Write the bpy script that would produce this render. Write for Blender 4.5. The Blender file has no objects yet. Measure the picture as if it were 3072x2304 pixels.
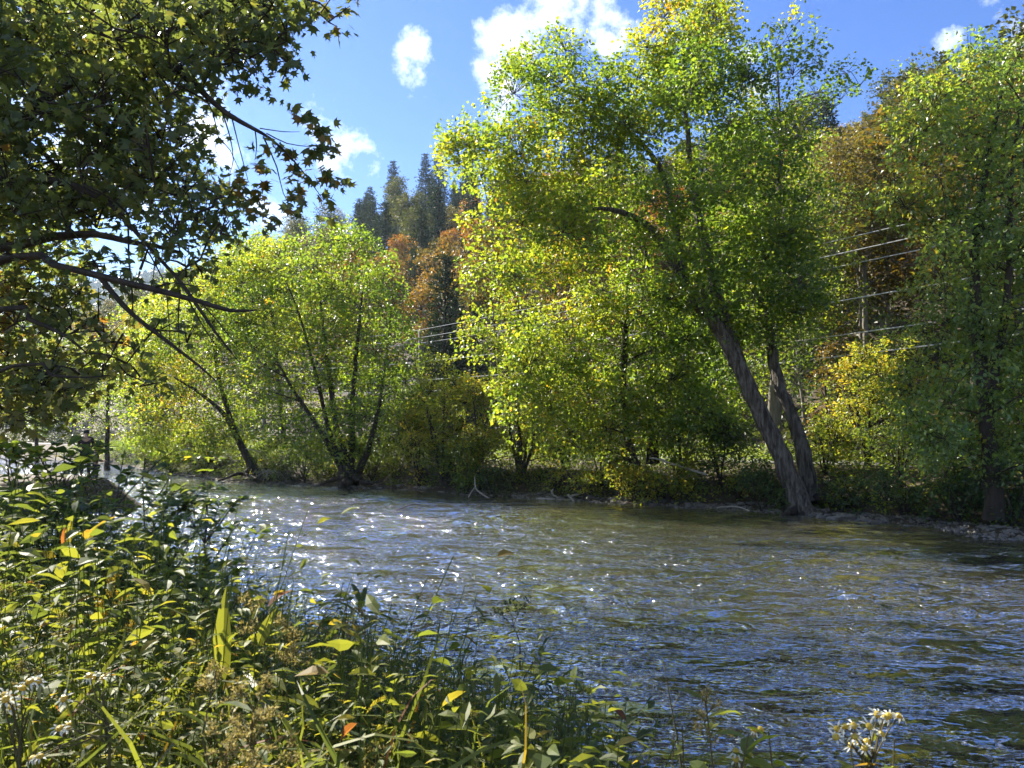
import bpy, math, random
import numpy as np
from mathutils import Vector, Matrix

random.seed(7)
rng = np.random.default_rng(7)
sc = bpy.context.scene
C = sc.collection

# ------------------------------------------------------------------ camera
F = 2320.0            # focal length in pixels of the 3072 px wide photograph
CAMZ = 2.6
PITCH = math.atan((1308 - 1152) / F)
cam_d = bpy.data.cameras.new('camera')
cam_d.sensor_width = 36.0
cam_d.lens = F / 3072 * 36.0
cam_d.clip_start = 0.05
cam_d.clip_end = 6000
cam_d.dof.use_dof = True
cam_d.dof.focus_distance = 14.0
cam_d.dof.aperture_fstop = 13.0
cam = bpy.data.objects.new('camera', cam_d)
C.objects.link(cam)
cam.location = (0, 0, CAMZ)
cam.rotation_euler = (math.pi / 2 + PITCH, 0, 0)
sc.camera = cam

# ------------------------------------------------------------------ light
SUN_AZ = math.radians(-47)     # left of the view direction (+Y)
SUN_EL = math.radians(38)
sun_d = bpy.data.lights.new('sun', 'SUN')
sun_d.energy = 5.0
sun_d.angle = math.radians(0.5)
sun_d.color = (1.0, 0.93, 0.80)
sun = bpy.data.objects.new('sun', sun_d)
C.objects.link(sun)
sdir = Vector((math.sin(SUN_AZ) * math.cos(SUN_EL), math.cos(SUN_AZ) * math.cos(SUN_EL), math.sin(SUN_EL)))
sun.rotation_euler = sdir.to_track_quat('Z', 'Y').to_euler()

vs = sc.view_settings
vs.view_transform = 'Standard'
vs.look = 'None'
vs.gamma = 1
vs.exposure = 1.85
sc.cycles.max_bounces = 6
sc.cycles.transparent_max_bounces = 8
sc.cycles.diffuse_bounces = 4
sc.cycles.glossy_bounces = 2
sc.cycles.transmission_bounces = 3
sc.cycles.caustics_reflective = False
sc.cycles.caustics_refractive = False
sc.cycles.sample_clamp_indirect = 6
sc.cycles.use_denoising = True
sc.cycles.denoising_prefilter = 'ACCURATE'
sc.cycles.use_adaptive_sampling = True
sc.cycles.adaptive_threshold = 0.02


def N(nt, t, **kw):
    n = nt.nodes.new(t)
    for k, v in kw.items():
        if k.startswith('i_'):
            key = k[2:]
            n.inputs[int(key) if key.isdigit() else key.replace('_', ' ')].default_value = v
        else:
            setattr(n, k, v)
    return n


def math_n(nt, op, a, b=None, clamp=False):
    n = nt.nodes.new('ShaderNodeMath')
    n.operation = op
    n.use_clamp = clamp
    for i, x in enumerate((a, b)):
        if x is None:
            continue
        if isinstance(x, (int, float)):
            n.inputs[i].default_value = x
        else:
            nt.links.new(x, n.inputs[i])
    return n.outputs[0]


def ramp(nt, fac, stops):
    r = nt.nodes.new('ShaderNodeValToRGB')
    el = r.color_ramp.elements
    while len(el) < len(stops):
        el.new(0.5)
    for e, (p, c) in zip(el, stops):
        e.position = p
        e.color = (*c, 1) if len(c) == 3 else c
    nt.links.new(fac, r.inputs[0])
    return r.outputs[0]


# ------------------------------------------------------------------ sky with clouds
world = bpy.data.worlds.new('World')
sc.world = world
world.use_nodes = True
wt = world.node_tree
wt.nodes.clear()
sky = N(wt, 'ShaderNodeTexSky', sky_type='NISHITA', sun_disc=False, sun_elevation=SUN_EL,
        sun_rotation=SUN_AZ, altitude=400, air_density=1.0, dust_density=0.15, ozone_density=2.5)
hsv = N(wt, 'ShaderNodeHueSaturation')
hsv.inputs['Saturation'].default_value = 1.3
hsv.inputs['Hue'].default_value = .518
wt.links.new(sky.outputs[0], hsv.inputs['Color'])
tc = N(wt, 'ShaderNodeTexCoord')
sep = N(wt, 'ShaderNodeSeparateXYZ')
wt.links.new(tc.outputs['Generated'], sep.inputs[0])
az = math_n(wt, 'ARCTAN2', sep.outputs[0], sep.outputs[1])
el = math_n(wt, 'ARCSINE', sep.outputs[2])
n1 = N(wt, 'ShaderNodeTexNoise')
n1.inputs['Scale'].default_value = 13
n1.inputs['Detail'].default_value = 9
n1.inputs['Roughness'].default_value = 0.62
wt.links.new(tc.outputs['Generated'], n1.inputs['Vector'])
n2 = N(wt, 'ShaderNodeTexNoise')
n2.inputs['Scale'].default_value = 3.0
n2.inputs['Detail'].default_value = 3
wt.links.new(tc.outputs['Generated'], n2.inputs['Vector'])


def azel(px, py):
    a, b = (px - 1536) / F, (1152 - py) / F
    x, y, z = a, math.cos(PITCH) - b * math.sin(PITCH), math.sin(PITCH) + b * math.cos(PITCH)
    return math.atan2(x, y), math.atan2(z, math.hypot(x, y))


clouds = [(1640, 40, 125, 90), (1570, 170, 130, 90), (1530, 270, 70, 80), (1890, 60, 120, 75), (1830, 130, 60, 50),
          (1255, 165, 55, 70), (1010, 420, 95, 95), (620, 400, 100, 110), (590, 230, 70, 80), (780, 630, 110, 50),
          (1050, 690, 60, 35), (3050, 70, 100, 75), (2875, 110, 36, 28), (2255, 180, 45, 38), (2280, 260, 60, 50),
          (400, 560, 140, 70), (180, 380, 150, 90), (3350, 240, 200, 90), (-300, 250, 240, 120), (2300, -420, 300, 120),
          (900, -500, 260, 130)]
field = None
for (px, py, rx, ry) in clouds:
    a0, e0 = azel(px, py)
    dx = math_n(wt, 'DIVIDE', math_n(wt, 'SUBTRACT', az, a0), rx / F)
    dy = math_n(wt, 'DIVIDE', math_n(wt, 'SUBTRACT', el, e0), ry / F)
    d = math_n(wt, 'SQRT', math_n(wt, 'ADD', math_n(wt, 'MULTIPLY', dx, dx), math_n(wt, 'MULTIPLY', dy, dy)))
    m = math_n(wt, 'SUBTRACT', 1.0, math_n(wt, 'MULTIPLY', d, 0.50))
    field = m if field is None else math_n(wt, 'MAXIMUM', field, m)
# scattered cumulus of the same kind over the rest of the sky, out of the frame
outside = math_n(wt, 'MULTIPLY', math_n(wt, 'SUBTRACT', math_n(wt, 'ABSOLUTE', az), 0.72), 4.0, True)
gen = math_n(wt, 'SUBTRACT', math_n(wt, 'MULTIPLY', n2.outputs[0], 3.2), 1.25)
gen = math_n(wt, 'SUBTRACT', math_n(wt, 'MULTIPLY', math_n(wt, 'ADD', gen, 1.0), outside), 1.0)
field = math_n(wt, 'MAXIMUM', math_n(wt, 'MAXIMUM', field, -1.0), gen)
nz = math_n(wt, 'MULTIPLY', math_n(wt, 'SUBTRACT', n1.outputs[0], 0.53), 4.2)
dens = math_n(wt, 'SUBTRACT', math_n(wt, 'ADD', field, nz), 0.32)
dens = math_n(wt, 'MULTIPLY', dens, 1.25, True)
shade = ramp(wt, dens, [(0, (6.5, 7.4, 9.2)), (0.55, (9.5, 9.9, 10.6)), (1, (13, 13, 13))])
mix = N(wt, 'ShaderNodeMix', data_type='RGBA')
wt.links.new(math_n(wt, 'MULTIPLY', dens, 0.93), mix.inputs[0])
wt.links.new(hsv.outputs[0], mix.inputs[6])
wt.links.new(shade, mix.inputs[7])
bg = N(wt, 'ShaderNodeBackground')
bg.inputs[1].default_value = 0.063
wt.links.new(mix.outputs[2], bg.inputs[0])
wo = N(wt, 'ShaderNodeOutputWorld')
wt.links.new(bg.outputs[0], wo.inputs[0])


# ------------------------------------------------------------------ helpers: geometry
def W(px, py, D):
    """point on the ray through a photo pixel, D metres in front of the camera along +Y"""
    a, b = (px - 1536) / F, (1152 - py) / F
    r = np.array([a, math.cos(PITCH) - b * math.sin(PITCH), math.sin(PITCH) + b * math.cos(PITCH)])
    return r * (D / r[1]) + np.array([0, 0, CAMZ])


def smooth(a, b, x):
    t = np.clip((x - a) / (b - a), 0, 1)
    return t * t * (3 - 2 * t)


def wave(x, y, s=1.0, k=0.0):
    return (np.sin(x * 1.31 * s + y * 0.73 * s + k) + np.sin(-x * 0.57 * s + y * 1.17 * s + 1.7 + k)
            + np.sin(x * 2.13 * s - y * 1.91 * s + 4.1 + k) * 0.5) / 2.5


def uq(x, y):
    return (-x + y) * 0.70711, (x + y) * 0.70711


BU = [-60, -10, 4.8, 11.6, 20.9, 34.2, 41.4, 50.2, 62, 90, 140, 260]
BQ = [19, 22.5, 23.6, 25.5, 24, 22.3, 19.6, 20.6, 22.5, 25, 25, 20]


def far_edge(u):
    return np.interp(u, BU, BQ) + 0.25 * np.sin(u * 1.9) + 0.15 * np.sin(u * 4.3 + 1)


def near_edge(u):
    b = smooth(27, 30, u) * (1 - smooth(34, 37, u))
    return 4.4 + 0.2 * np.sin(u * 1.3) + 6.0 * b + smooth(36, 60, u) * 3.0


def road_q(u):
    return np.interp(u, [-60, 0, 40, 90, 140, 260], [31, 33, 34, 33, 33, 30])


def ground_z(x, y):
    x = np.asarray(x, float)
    y = np.asarray(y, float)
    u, q = uq(x, y)
    fe, ne, rq = far_edge(u), near_edge(u), road_q(u)
    # river bed
    mid = np.clip((q - ne) / np.maximum(fe - ne, 1e-3), 0, 1)
    z = -0.10 - 0.55 * np.sin(np.pi * mid) + 0.05 * wave(x, y, 1.6)
    # near bank
    nb = ne - q
    spur = smooth(27, 30, u) * (1 - smooth(34, 37, u))
    z = np.where(nb > -0.6, np.maximum(z, -0.12 + smooth(-0.6, 4.6 - 3.2 * spur, nb) * 1.25 + 0.05 * wave(x, y, 2.2)), z)
    # far bank: low stony shelf, eroded step, flood plain, road, hill
    fb = q - fe
    bank = -0.06 + 0.16 * smooth(-0.3, 0.9, fb) + 0.95 * smooth(0.9, 2.6, fb) + 0.25 * smooth(2.6, 7, fb) + 0.07 * wave(x, y, 1.8)
    z = np.where(fb > -0.5, np.maximum(z, bank), z)
    rd = np.abs(q - rq)
    z = np.where(rd < 6, z * smooth(3.3, 6, rd) + 1.45 * (1 - smooth(3.3, 6, rd)), z)
    h = q - rq - 8.0
    sl = 0.40 + 0.16 * smooth(55, 165, u)
    top = 43 + 15 * smooth(55, 165, u)
    hill = np.where(h > 0, np.minimum(h * (sl + .12), 4.0 + h * sl), 0)
    hill = np.where(hill > top, top + (hill - top) * 0.08, hill)
    hill = hill + np.where(h > 4, 1.2 * wave(x, y, 0.12) + 0.3 * wave(x, y, 0.5), 0) * smooth(4, 20, h)
    z = z + hill
    return z


def gz(x, y):
    return float(ground_z(x, y))


def on_ground(px, py_guess_D):
    """world x,y on the column of photo pixel px at depth D, z from the ground"""
    D = py_guess_D
    x = (px - 1536) / F * D / (math.cos(PITCH))
    return np.array([x, D, gz(x, D)])


def mesh_from(name, verts, tris, mats=None, tint=None, midx=None, smooth_sh=False):
    me = bpy.data.meshes.new(name)
    verts = np.asarray(verts, np.float32)
    tris = np.asarray(tris, np.int32)
    nv, nf, k = len(verts), len(tris), tris.shape[1]
    me.vertices.add(nv)
    me.vertices.foreach_set('co', verts.ravel())
    me.loops.add(nf * k)
    me.loops.foreach_set('vertex_index', tris.ravel())
    me.polygons.add(nf)
    me.polygons.foreach_set('loop_start', np.arange(0, nf * k, k, dtype=np.int32))
    if midx is not None:
        me.polygons.foreach_set('material_index', np.asarray(midx, np.int32))
    me.polygons.foreach_set('use_smooth', np.full(nf, smooth_sh, dtype=bool))
    if tint is not None:
        at = me.attributes.new('tint', 'FLOAT', 'POINT')
        at.data.foreach_set('value', np.asarray(tint, np.float32))
    for m in (mats or []):
        me.materials.append(m)
    me.update(calc_edges=True)
    return me


def obj(name, data, parent=None, loc=None, **props):
    o = bpy.data.objects.new(name, data)
    C.objects.link(o)
    if parent is not None:
        o.parent = parent
    if loc is not None:
        o.location = loc
    for k, v in props.items():
        o[k] = v
    return o


def thing(name, label, cat, loc=(0, 0, 0), group=None):
    o = bpy.data.objects.new(name, None)
    o.empty_display_size = 0.2
    C.objects.link(o)
    o.location = loc
    o['label'] = label
    o['category'] = cat
    if group:
        o['group'] = group
    return o


def unit(v):
    v = np.asarray(v, float)
    return v / np.maximum(np.linalg.norm(v, axis=-1, keepdims=True), 1e-9)


# leaf outlines: columns are across, along, out of plane
T_RHOMB = (np.array([[0, 0, 0], [-.5, .42, .10], [0, 1, -.06], [.5, .42, .10]]), np.array([[0, 3, 2], [0, 2, 1]]))
T_OVAL = (np.array([[0, 0, 0], [-.36, .25, .06], [-.46, .55, .06], [0, 1, -.14], [.46, .55, .06], [.36, .25, .06], [0, .5, 0]]),
          np.array([[0, 6, 1], [1, 6, 2], [2, 6, 3], [3, 6, 4], [4, 6, 5], [5, 6, 0]]))
T_LANCE = (np.array([[0, 0, 0], [-.42, .22, .03], [0, .25, -.01], [.42, .22, .03], [-.46, .5, .03], [0, .5, -.02], [.46, .5, .03],
                     [-.26, .78, -.04], [0, .78, -.07], [.26, .78, -.04], [0, 1, -.18]]),
           np.array([[0, 2, 1], [0, 3, 2], [1, 2, 5], [1, 5, 4], [2, 3, 6], [2, 6, 5], [4, 5, 8], [4, 8, 7], [5, 6, 9], [5, 9, 8],
                     [7, 8, 10], [8, 9, 10]]))
_ma = [(0, 1.0), (.12, .60), (.30, .66), (.50, .80), (.30, .40), (.36, .30), (.58, .26), (.22, .06)]
_out = [(0, 0)] + [(-x, y) for x, y in reversed(_ma)][:-1] + _ma
_mv = [[x, y, 0.10 * abs(x) - 0.05 * y] for x, y in _out] + [[0, .34, 0]]
_nm = len(_out)
T_MAPLE = (np.array(_mv), np.array([[_nm, (i + 1) % _nm, i] for i in range(_nm)]))
_st = [(0, 0), (-.5, .25), (-.14, .38), (-.42, .78), (0, .58), (.0, 1.0), (.10, .58), (.42, .78), (.14, .38), (.5, .25)]
T_STAR = (np.array([[x, y, .08 * abs(x) - .05 * y] for x, y in _st]),
          np.array([[0, 2, 1], [0, 4, 2], [2, 4, 3], [0, 8, 4], [4, 8, 7], [4, 7, 6], [4, 6, 5], [0, 9, 8]]))
_bl = []
for i in range(6):
    t = i / 5
    w = 0.5 * (1 - t ** 2.2) + 0.02
    _bl += [[-w, 0.75 * math.sin(t * 1.9) / math.sin(1.57), 0.55 * (math.cos(t * 1.9) - 1) + 0.2 * t],
            [w, 0.75 * math.sin(t * 1.9) / math.sin(1.57), 0.55 * (math.cos(t * 1.9) - 1) + 0.2 * t]]
T_BLADE = (np.array(_bl), np.array([q for i in range(5) for q in ([2 * i, 2 * i + 1, 2 * i + 3], [2 * i, 2 * i + 3, 2 * i + 2])]))


def leaf_verts(tmpl, c, axis, nrm, L, Wd, tint):
    T, tr = tmpl
    a = unit(axis)
    b = unit(np.cross(a, nrm))
    n = np.cross(b, a)
    L = np.broadcast_to(np.asarray(L, float), (len(c),))
    Wd = np.broadcast_to(np.asarray(Wd, float), (len(c),))
    v = (c[:, None, :] + T[None, :, 0, None] * (b * Wd[:, None])[:, None, :]
         + T[None, :, 1, None] * (a * L[:, None])[:, None, :] + T[None, :, 2, None] * (n * L[:, None])[:, None, :])
    k = len(T)
    f = tr[None] + (np.arange(len(c)) * k)[:, None, None]
    return v.reshape(-1, 3), f.reshape(-1, 3), np.repeat(tint, k)


class MB:
    def __init__(self):
        self.v, self.f, self.t, self.n = [], [], [], 0

    def add(self, v, f, t=None):
        self.v.append(np.asarray(v, float))
        self.f.append(np.asarray(f) + self.n)
        self.t.append(np.zeros(len(v)) if t is None else np.broadcast_to(t, (len(v),)))
        self.n += len(v)

    def tube(self, pts, rad, sides=6, tint=0.0, rough=0.0, cap=True):
        pts = np.asarray(pts, float)
        n = len(pts)
        rad = np.broadcast_to(np.asarray(rad, float), (n,))
        tan = unit(np.gradient(pts, axis=0))
        ref = np.array([0.31, 0.9, 0.2]) if abs(tan[:, 2]).mean() > 0.6 else np.array([0.05, 0.1, 1.0])
        b1 = unit(np.cross(tan, ref))
        b2 = np.cross(tan, b1)
        an = np.linspace(0, 2 * math.pi, sides, endpoint=False)
        rr = rad[:, None] * np.ones(sides)[None]
        if rough:
            rr = rr * (1 + rough * rng.normal(size=(n, sides)) + rough * 1.2 * np.sin(an * 3 + 1)[None])
        ring = pts[:, None] + rr[..., None] * (np.cos(an)[None, :, None] * b1[:, None] + np.sin(an)[None, :, None] * b2[:, None])
        i = np.arange(n - 1)[:, None] * sides
        j = np.arange(sides)[None]
        j2 = (j + 1) % sides
        a, b, c, d = i + j, i + j2, i + sides + j2, i + sides + j
        fs = np.concatenate([np.stack([a, b, c], -1).reshape(-1, 3), np.stack([a, c, d], -1).reshape(-1, 3)])
        v = ring.reshape(-1, 3)
        if cap:
            v = np.vstack([v, pts[-1]])
            k = (n - 1) * sides
            fs = np.vstack([fs, [[k + q, k + (q + 1) % sides, n * sides] for q in range(sides)]])
        self.add(v, fs, tint)

    def twigs(self, p0, p1, r0=0.006, r1=0.003, tint=0.0):
        """many straight three-sided twigs at once"""
        t = unit(p1 - p0)
        ref = np.where(np.abs(t[:, 2:3]) > .9, [[1., 0, 0]], [[0, 0, 1.]])
        b1 = unit(np.cross(t, ref))
        b2 = np.cross(t, b1)
        an = np.array([0, 2.094, 4.189])
        off = np.cos(an)[None, :, None] * b1[:, None] + np.sin(an)[None, :, None] * b2[:, None]
        v = np.concatenate([p0[:, None] + off * r0, p1[:, None] + off * r1], 1).reshape(-1, 3)
        tr = np.array([[0, 1, 4], [0, 4, 3], [1, 2, 5], [1, 5, 4], [2, 0, 3], [2, 3, 5]])
        f = (tr[None] + (np.arange(len(p0)) * 6)[:, None, None]).reshape(-1, 3)
        self.add(v, f, tint)

    def leaves(self, *a):
        v, f, t = leaf_verts(*a)
        self.add(v, f, t)

    def mesh(self, name, mat, origin=(0, 0, 0), smooth_sh=False, tint=True):
        v = np.concatenate(self.v) - np.asarray(origin, float)
        return mesh_from(name, v, np.concatenate(self.f), [mat] if mat else None,
                         np.concatenate(self.t) if tint else None, smooth_sh=smooth_sh)


# ------------------------------------------------------------------ materials
def new_mat(name):
    m = bpy.data.materials.new(name)
    m.use_nodes = True
    m.node_tree.nodes.clear()
    return m, m.node_tree


def leaf_mat(name, stops, trans=0.5, tgain=1.9, rough=0.42, spec=0.45, warm=(1.12, 1.0, 0.45)):
    m, nt = new_mat(name)
    at = N(nt, 'ShaderNodeAttribute', attribute_name='tint')
    col = ramp(nt, at.outputs['Fac'], stops)
    p = N(nt, 'ShaderNodeBsdfPrincipled')
    p.inputs['Roughness'].default_value = rough
    p.inputs['Specular IOR Level'].default_value = spec
    nt.links.new(col, p.inputs['Base Color'])
    mul = N(nt, 'ShaderNodeMix', data_type='RGBA', blend_type='MULTIPLY')
    mul.inputs[0].default_value = 1.0
    mul.clamp_result = False
    nt.links.new(col, mul.inputs[6])
    mul.inputs[7].default_value = (warm[0] * tgain, warm[1] * tgain, warm[2] * tgain, 1)
    tr = N(nt, 'ShaderNodeBsdfTranslucent')
    nt.links.new(mul.outputs[2], tr.inputs[0])
    mx = N(nt, 'ShaderNodeMixShader')
    mx.inputs[0].default_value = trans
    nt.links.new(p.outputs[0], mx.inputs[1])
    nt.links.new(tr.outputs[0], mx.inputs[2])
    out = N(nt, 'ShaderNodeOutputMaterial')
    nt.links.new(mx.outputs[0], out.inputs[0])
    return m


def noise_mat(name, stops, scale=3.0, detail=6, rough=0.85, bump=0.0, bscale=20.0, stretch=(1, 1, 1), spec=0.25, dist=0.02):
    m, nt = new_mat(name)
    tcn = N(nt, 'ShaderNodeTexCoord')
    mp = N(nt, 'ShaderNodeMapping')
    mp.inputs['Scale'].default_value = stretch
    nt.links.new(tcn.outputs['Object'], mp.inputs[0])
    nn = N(nt, 'ShaderNodeTexNoise')
    nn.inputs['Scale'].default_value = scale
    nn.inputs['Detail'].default_value = detail
    nn.inputs['Roughness'].default_value = 0.65
    nt.links.new(mp.outputs[0], nn.inputs['Vector'])
    col = ramp(nt, nn.outputs[0], stops)
    p = N(nt, 'ShaderNodeBsdfPrincipled')
    p.inputs['Roughness'].default_value = rough
    p.inputs['Specular IOR Level'].default_value = spec
    nt.links.new(col, p.inputs['Base Color'])
    if bump:
        nb = N(nt, 'ShaderNodeTexNoise')
        nb.inputs['Scale'].default_value = bscale
        nb.inputs['Detail'].default_value = 5
        nt.links.new(mp.outputs[0], nb.inputs['Vector'])
        bp = N(nt, 'ShaderNodeBump')
        bp.inputs['Strength'].default_value = bump
        bp.inputs['Distance'].default_value = dist
        nt.links.new(nb.outputs[0], bp.inputs['Height'])
        nt.links.new(bp.outputs[0], p.inputs['Normal'])
    out = N(nt, 'ShaderNodeOutputMaterial')
    nt.links.new(p.outputs[0], out.inputs[0])
    return m


# green to yellow along "tint"
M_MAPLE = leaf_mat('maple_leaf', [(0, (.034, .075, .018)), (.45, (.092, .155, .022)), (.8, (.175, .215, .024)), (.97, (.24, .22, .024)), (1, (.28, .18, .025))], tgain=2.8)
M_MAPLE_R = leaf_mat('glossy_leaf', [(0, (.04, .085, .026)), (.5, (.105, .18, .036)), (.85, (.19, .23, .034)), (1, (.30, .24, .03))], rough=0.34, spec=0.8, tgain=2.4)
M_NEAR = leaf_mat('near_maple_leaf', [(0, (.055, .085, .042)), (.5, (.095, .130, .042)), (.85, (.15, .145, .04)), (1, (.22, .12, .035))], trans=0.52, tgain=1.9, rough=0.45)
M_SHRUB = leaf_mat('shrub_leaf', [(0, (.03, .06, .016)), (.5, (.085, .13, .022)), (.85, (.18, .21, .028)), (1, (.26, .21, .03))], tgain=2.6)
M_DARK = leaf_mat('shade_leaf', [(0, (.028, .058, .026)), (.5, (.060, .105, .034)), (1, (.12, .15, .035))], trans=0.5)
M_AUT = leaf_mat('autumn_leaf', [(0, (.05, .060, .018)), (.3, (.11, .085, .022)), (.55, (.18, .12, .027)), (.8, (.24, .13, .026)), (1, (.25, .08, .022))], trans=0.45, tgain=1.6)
M_HGREEN = leaf_mat('hill_green_leaf', [(0, (.030, .046, .018)), (.5, (.075, .085, .022)), (1, (.16, .13, .03))], trans=0.45, tgain=1.6)
M_NEEDLE = leaf_mat('needle', [(0, (.014, .030, .020)), (.6, (.030, .052, .028)), (1, (.07, .075, .03))], trans=0.2, tgain=1.3, rough=.6)
M_HERB = leaf_mat('herb_leaf', [(0, (.045, .068, .024)), (.45, (.085, .115, .026)), (.75, (.15, .165, .03)), (.9, (.22, .17, .03)), (1, (.20, .080, .03))], tgain=2.0, rough=.55, spec=.3)
M_GRASS = leaf_mat('grass_blade', [(0, (.035, .060, .022)), (.6, (.08, .11, .035)), (1, (.24, .20, .08))], trans=.4)
M_SEED = leaf_mat('seed_head', [(0, (.13, .11, .035)), (.5, (.26, .22, .08)), (1, (.52, .46, .26))], trans=.35, tgain=1.3, rough=.8, spec=.1, warm=(1, .95, .6))
M_PETAL = leaf_mat('white_petal', [(0, (.62, .64, .52)), (1, (.80, .80, .74))], trans=.35, tgain=1.0, warm=(1, 1, .9))
M_GOLD = leaf_mat('yellow_flower', [(0, (.38, .28, .03)), (1, (.60, .45, .05))], trans=.3, tgain=1.1)
M_BARK = noise_mat('bark', [(.33, (.022, .018, .014)), (.47, (.075, .062, .050)), (.62, (.17, .15, .125))], scale=3.2, detail=9, bump=1.0, bscale=6, stretch=(3.4, 3.4, .5), dist=.10)
M_BARKD = noise_mat('dark_bark', [(.3, (.018, .014, .010)), (.7, (.06, .048, .036))], scale=5, bump=.5, bscale=14, stretch=(2, 2, .5))
M_BARKL = noise_mat('pale_bark', [(.3, (.09, .08, .06)), (.7, (.22, .20, .16))], scale=4, bump=.4, bscale=14, stretch=(2, 2, .4))
M_STEM = noise_mat('stem', [(.3, (.05, .06, .02)), (.7, (.12, .09, .04))], scale=8)
M_DRIFT = noise_mat('driftwood', [(.3, (.20, .17, .13)), (.7, (.42, .38, .31))], scale=6, bump=.4, bscale=20, stretch=(1, 1, 4))
M_GROUND = noise_mat('soil', [(.25, (.022, .017, .011)), (.45, (.055, .042, .025)), (.6, (.08, .062, .035)), (.75, (.05, .058, .022))], scale=1.6, detail=10, bump=.8, bscale=9, dist=.08)
M_STONE = noise_mat('river_stone', [(.3, (.07, .062, .052)), (.5, (.15, .135, .115)), (.7, (.24, .22, .19))], scale=5, bump=.5, bscale=18, rough=.7)
M_ROAD = noise_mat('asphalt', [(.3, (.13, .125, .12)), (.7, (.20, .195, .185))], scale=12, bump=.2, bscale=60, rough=.8)
M_POLE = noise_mat('weathered_pole', [(.3, (.10, .085, .07)), (.7, (.20, .18, .15))], scale=6, stretch=(3, 3, .5))
M_WIRE = noise_mat('wire', [(.3, (.34, .34, .33)), (.7, (.46, .46, .44))], scale=3, rough=.4, spec=.6)
M_INSUL = noise_mat('insulator', [(.3, (.5, .52, .58)), (.7, (.66, .68, .72))], scale=5, rough=.3, spec=.6)


# ------------------------------------------------------------------ ground
def grid_sheet(us, qs, zf, flip=False):
    U, Q = np.meshgrid(us, qs, indexing='ij')
    X, Y = (Q - U) * .70711, (Q + U) * .70711
    Z = zf(X, Y)
    nu, nq = len(us), len(qs)
    v = np.stack([X, Y, Z], -1).reshape(-1, 3)
    i = np.arange(nu - 1)[:, None] * nq
    j = np.arange(nq - 1)[None]
    a, b, c, d = (i + j), (i + j + 1), (i + nq + j + 1), (i + nq + j)
    f = np.stack([a, d, c, b], -1).reshape(-1, 4)
    return v, f


us = np.concatenate([np.linspace(-300, -80, 12), np.linspace(-70, -12, 30), np.linspace(-11, 60, 200), np.linspace(61, 160, 120), np.linspace(165, 420, 70), np.linspace(440, 1500, 30)])
qs = np.concatenate([np.linspace(-300, -60, 12), np.linspace(-50, -6, 24), np.linspace(-5.5, 46, 206), np.linspace(47, 175, 110), np.linspace(180, 1000, 24)])
v, f = grid_sheet(us, qs, ground_z)
g = obj('ground', mesh_from('ground', v, f, [M_GROUND], smooth_sh=True), kind='structure')

# ------------------------------------------------------------------ water
m, nt = new_mat('river_water')
tcn = N(nt, 'ShaderNodeTexCoord')
hs = None
# ripples come in patches: rough streaks between smoother lanes
npat = N(nt, 'ShaderNodeTexNoise')
npat.inputs['Scale'].default_value = .75
npat.inputs['Detail'].default_value = 4
npat.inputs['Roughness'].default_value = .6
mpp = N(nt, 'ShaderNodeMapping')
mpp.inputs['Rotation'].default_value = (0, 0, math.radians(20))
mpp.inputs['Scale'].default_value = (.8, 1.5, 1)
nt.links.new(tcn.outputs['Object'], mpp.inputs[0])
nt.links.new(mpp.outputs[0], npat.inputs['Vector'])
patch = ramp(nt, npat.outputs[0], [(.40, (.12, .12, .12)), (.62, (1.25, 1.25, 1.25))])
for (scl, ang, amp, sx, sy, det) in ((3.6, 20, .22, 1.0, 1.7, 2), (9.5, 14, .40, 1.0, 1.5, 2)):
    mp = N(nt, 'ShaderNodeMapping')
    mp.inputs['Rotation'].default_value = (0, 0, math.radians(ang))
    mp.inputs['Scale'].default_value = (sx, sy, 1)
    nt.links.new(tcn.outputs['Object'], mp.inputs[0])
    nn = N(nt, 'ShaderNodeTexNoise')
    nn.inputs['Scale'].default_value = scl
    nn.inputs['Detail'].default_value = det
    nn.inputs['Roughness'].default_value = .5
    nn.inputs['Distortion'].default_value = .6
    nt.links.new(mp.outputs[0], nn.inputs['Vector'])
    # ridged crests
    rid = math_n(nt, 'SUBTRACT', 1.0, math_n(nt, 'ABSOLUTE', math_n(nt, 'MULTIPLY', math_n(nt, 'SUBTRACT', nn.outputs[0], .5), 2.0)))
    h = math_n(nt, 'MULTIPLY', math_n(nt, 'ADD', math_n(nt, 'MULTIPLY', rid, .45), nn.outputs[0]), amp / scl * 1.6)
    if scl > 2:
        h = math_n(nt, 'MULTIPLY', h, patch)
    hs = h if hs is None else math_n(nt, 'ADD', hs, h)
# calmer and rougher stretches
nl = N(nt, 'ShaderNodeTexNoise')
nl.inputs['Scale'].default_value = .16
nl.inputs['Detail'].default_value = 2
nt.links.new(tcn.outputs['Object'], nl.inputs['Vector'])
calm = ramp(nt, nl.outputs[0], [(.35, (.55, .55, .55)), (.6, (1, 1, 1))])
hs = math_n(nt, 'MULTIPLY', hs, calm)
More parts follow.
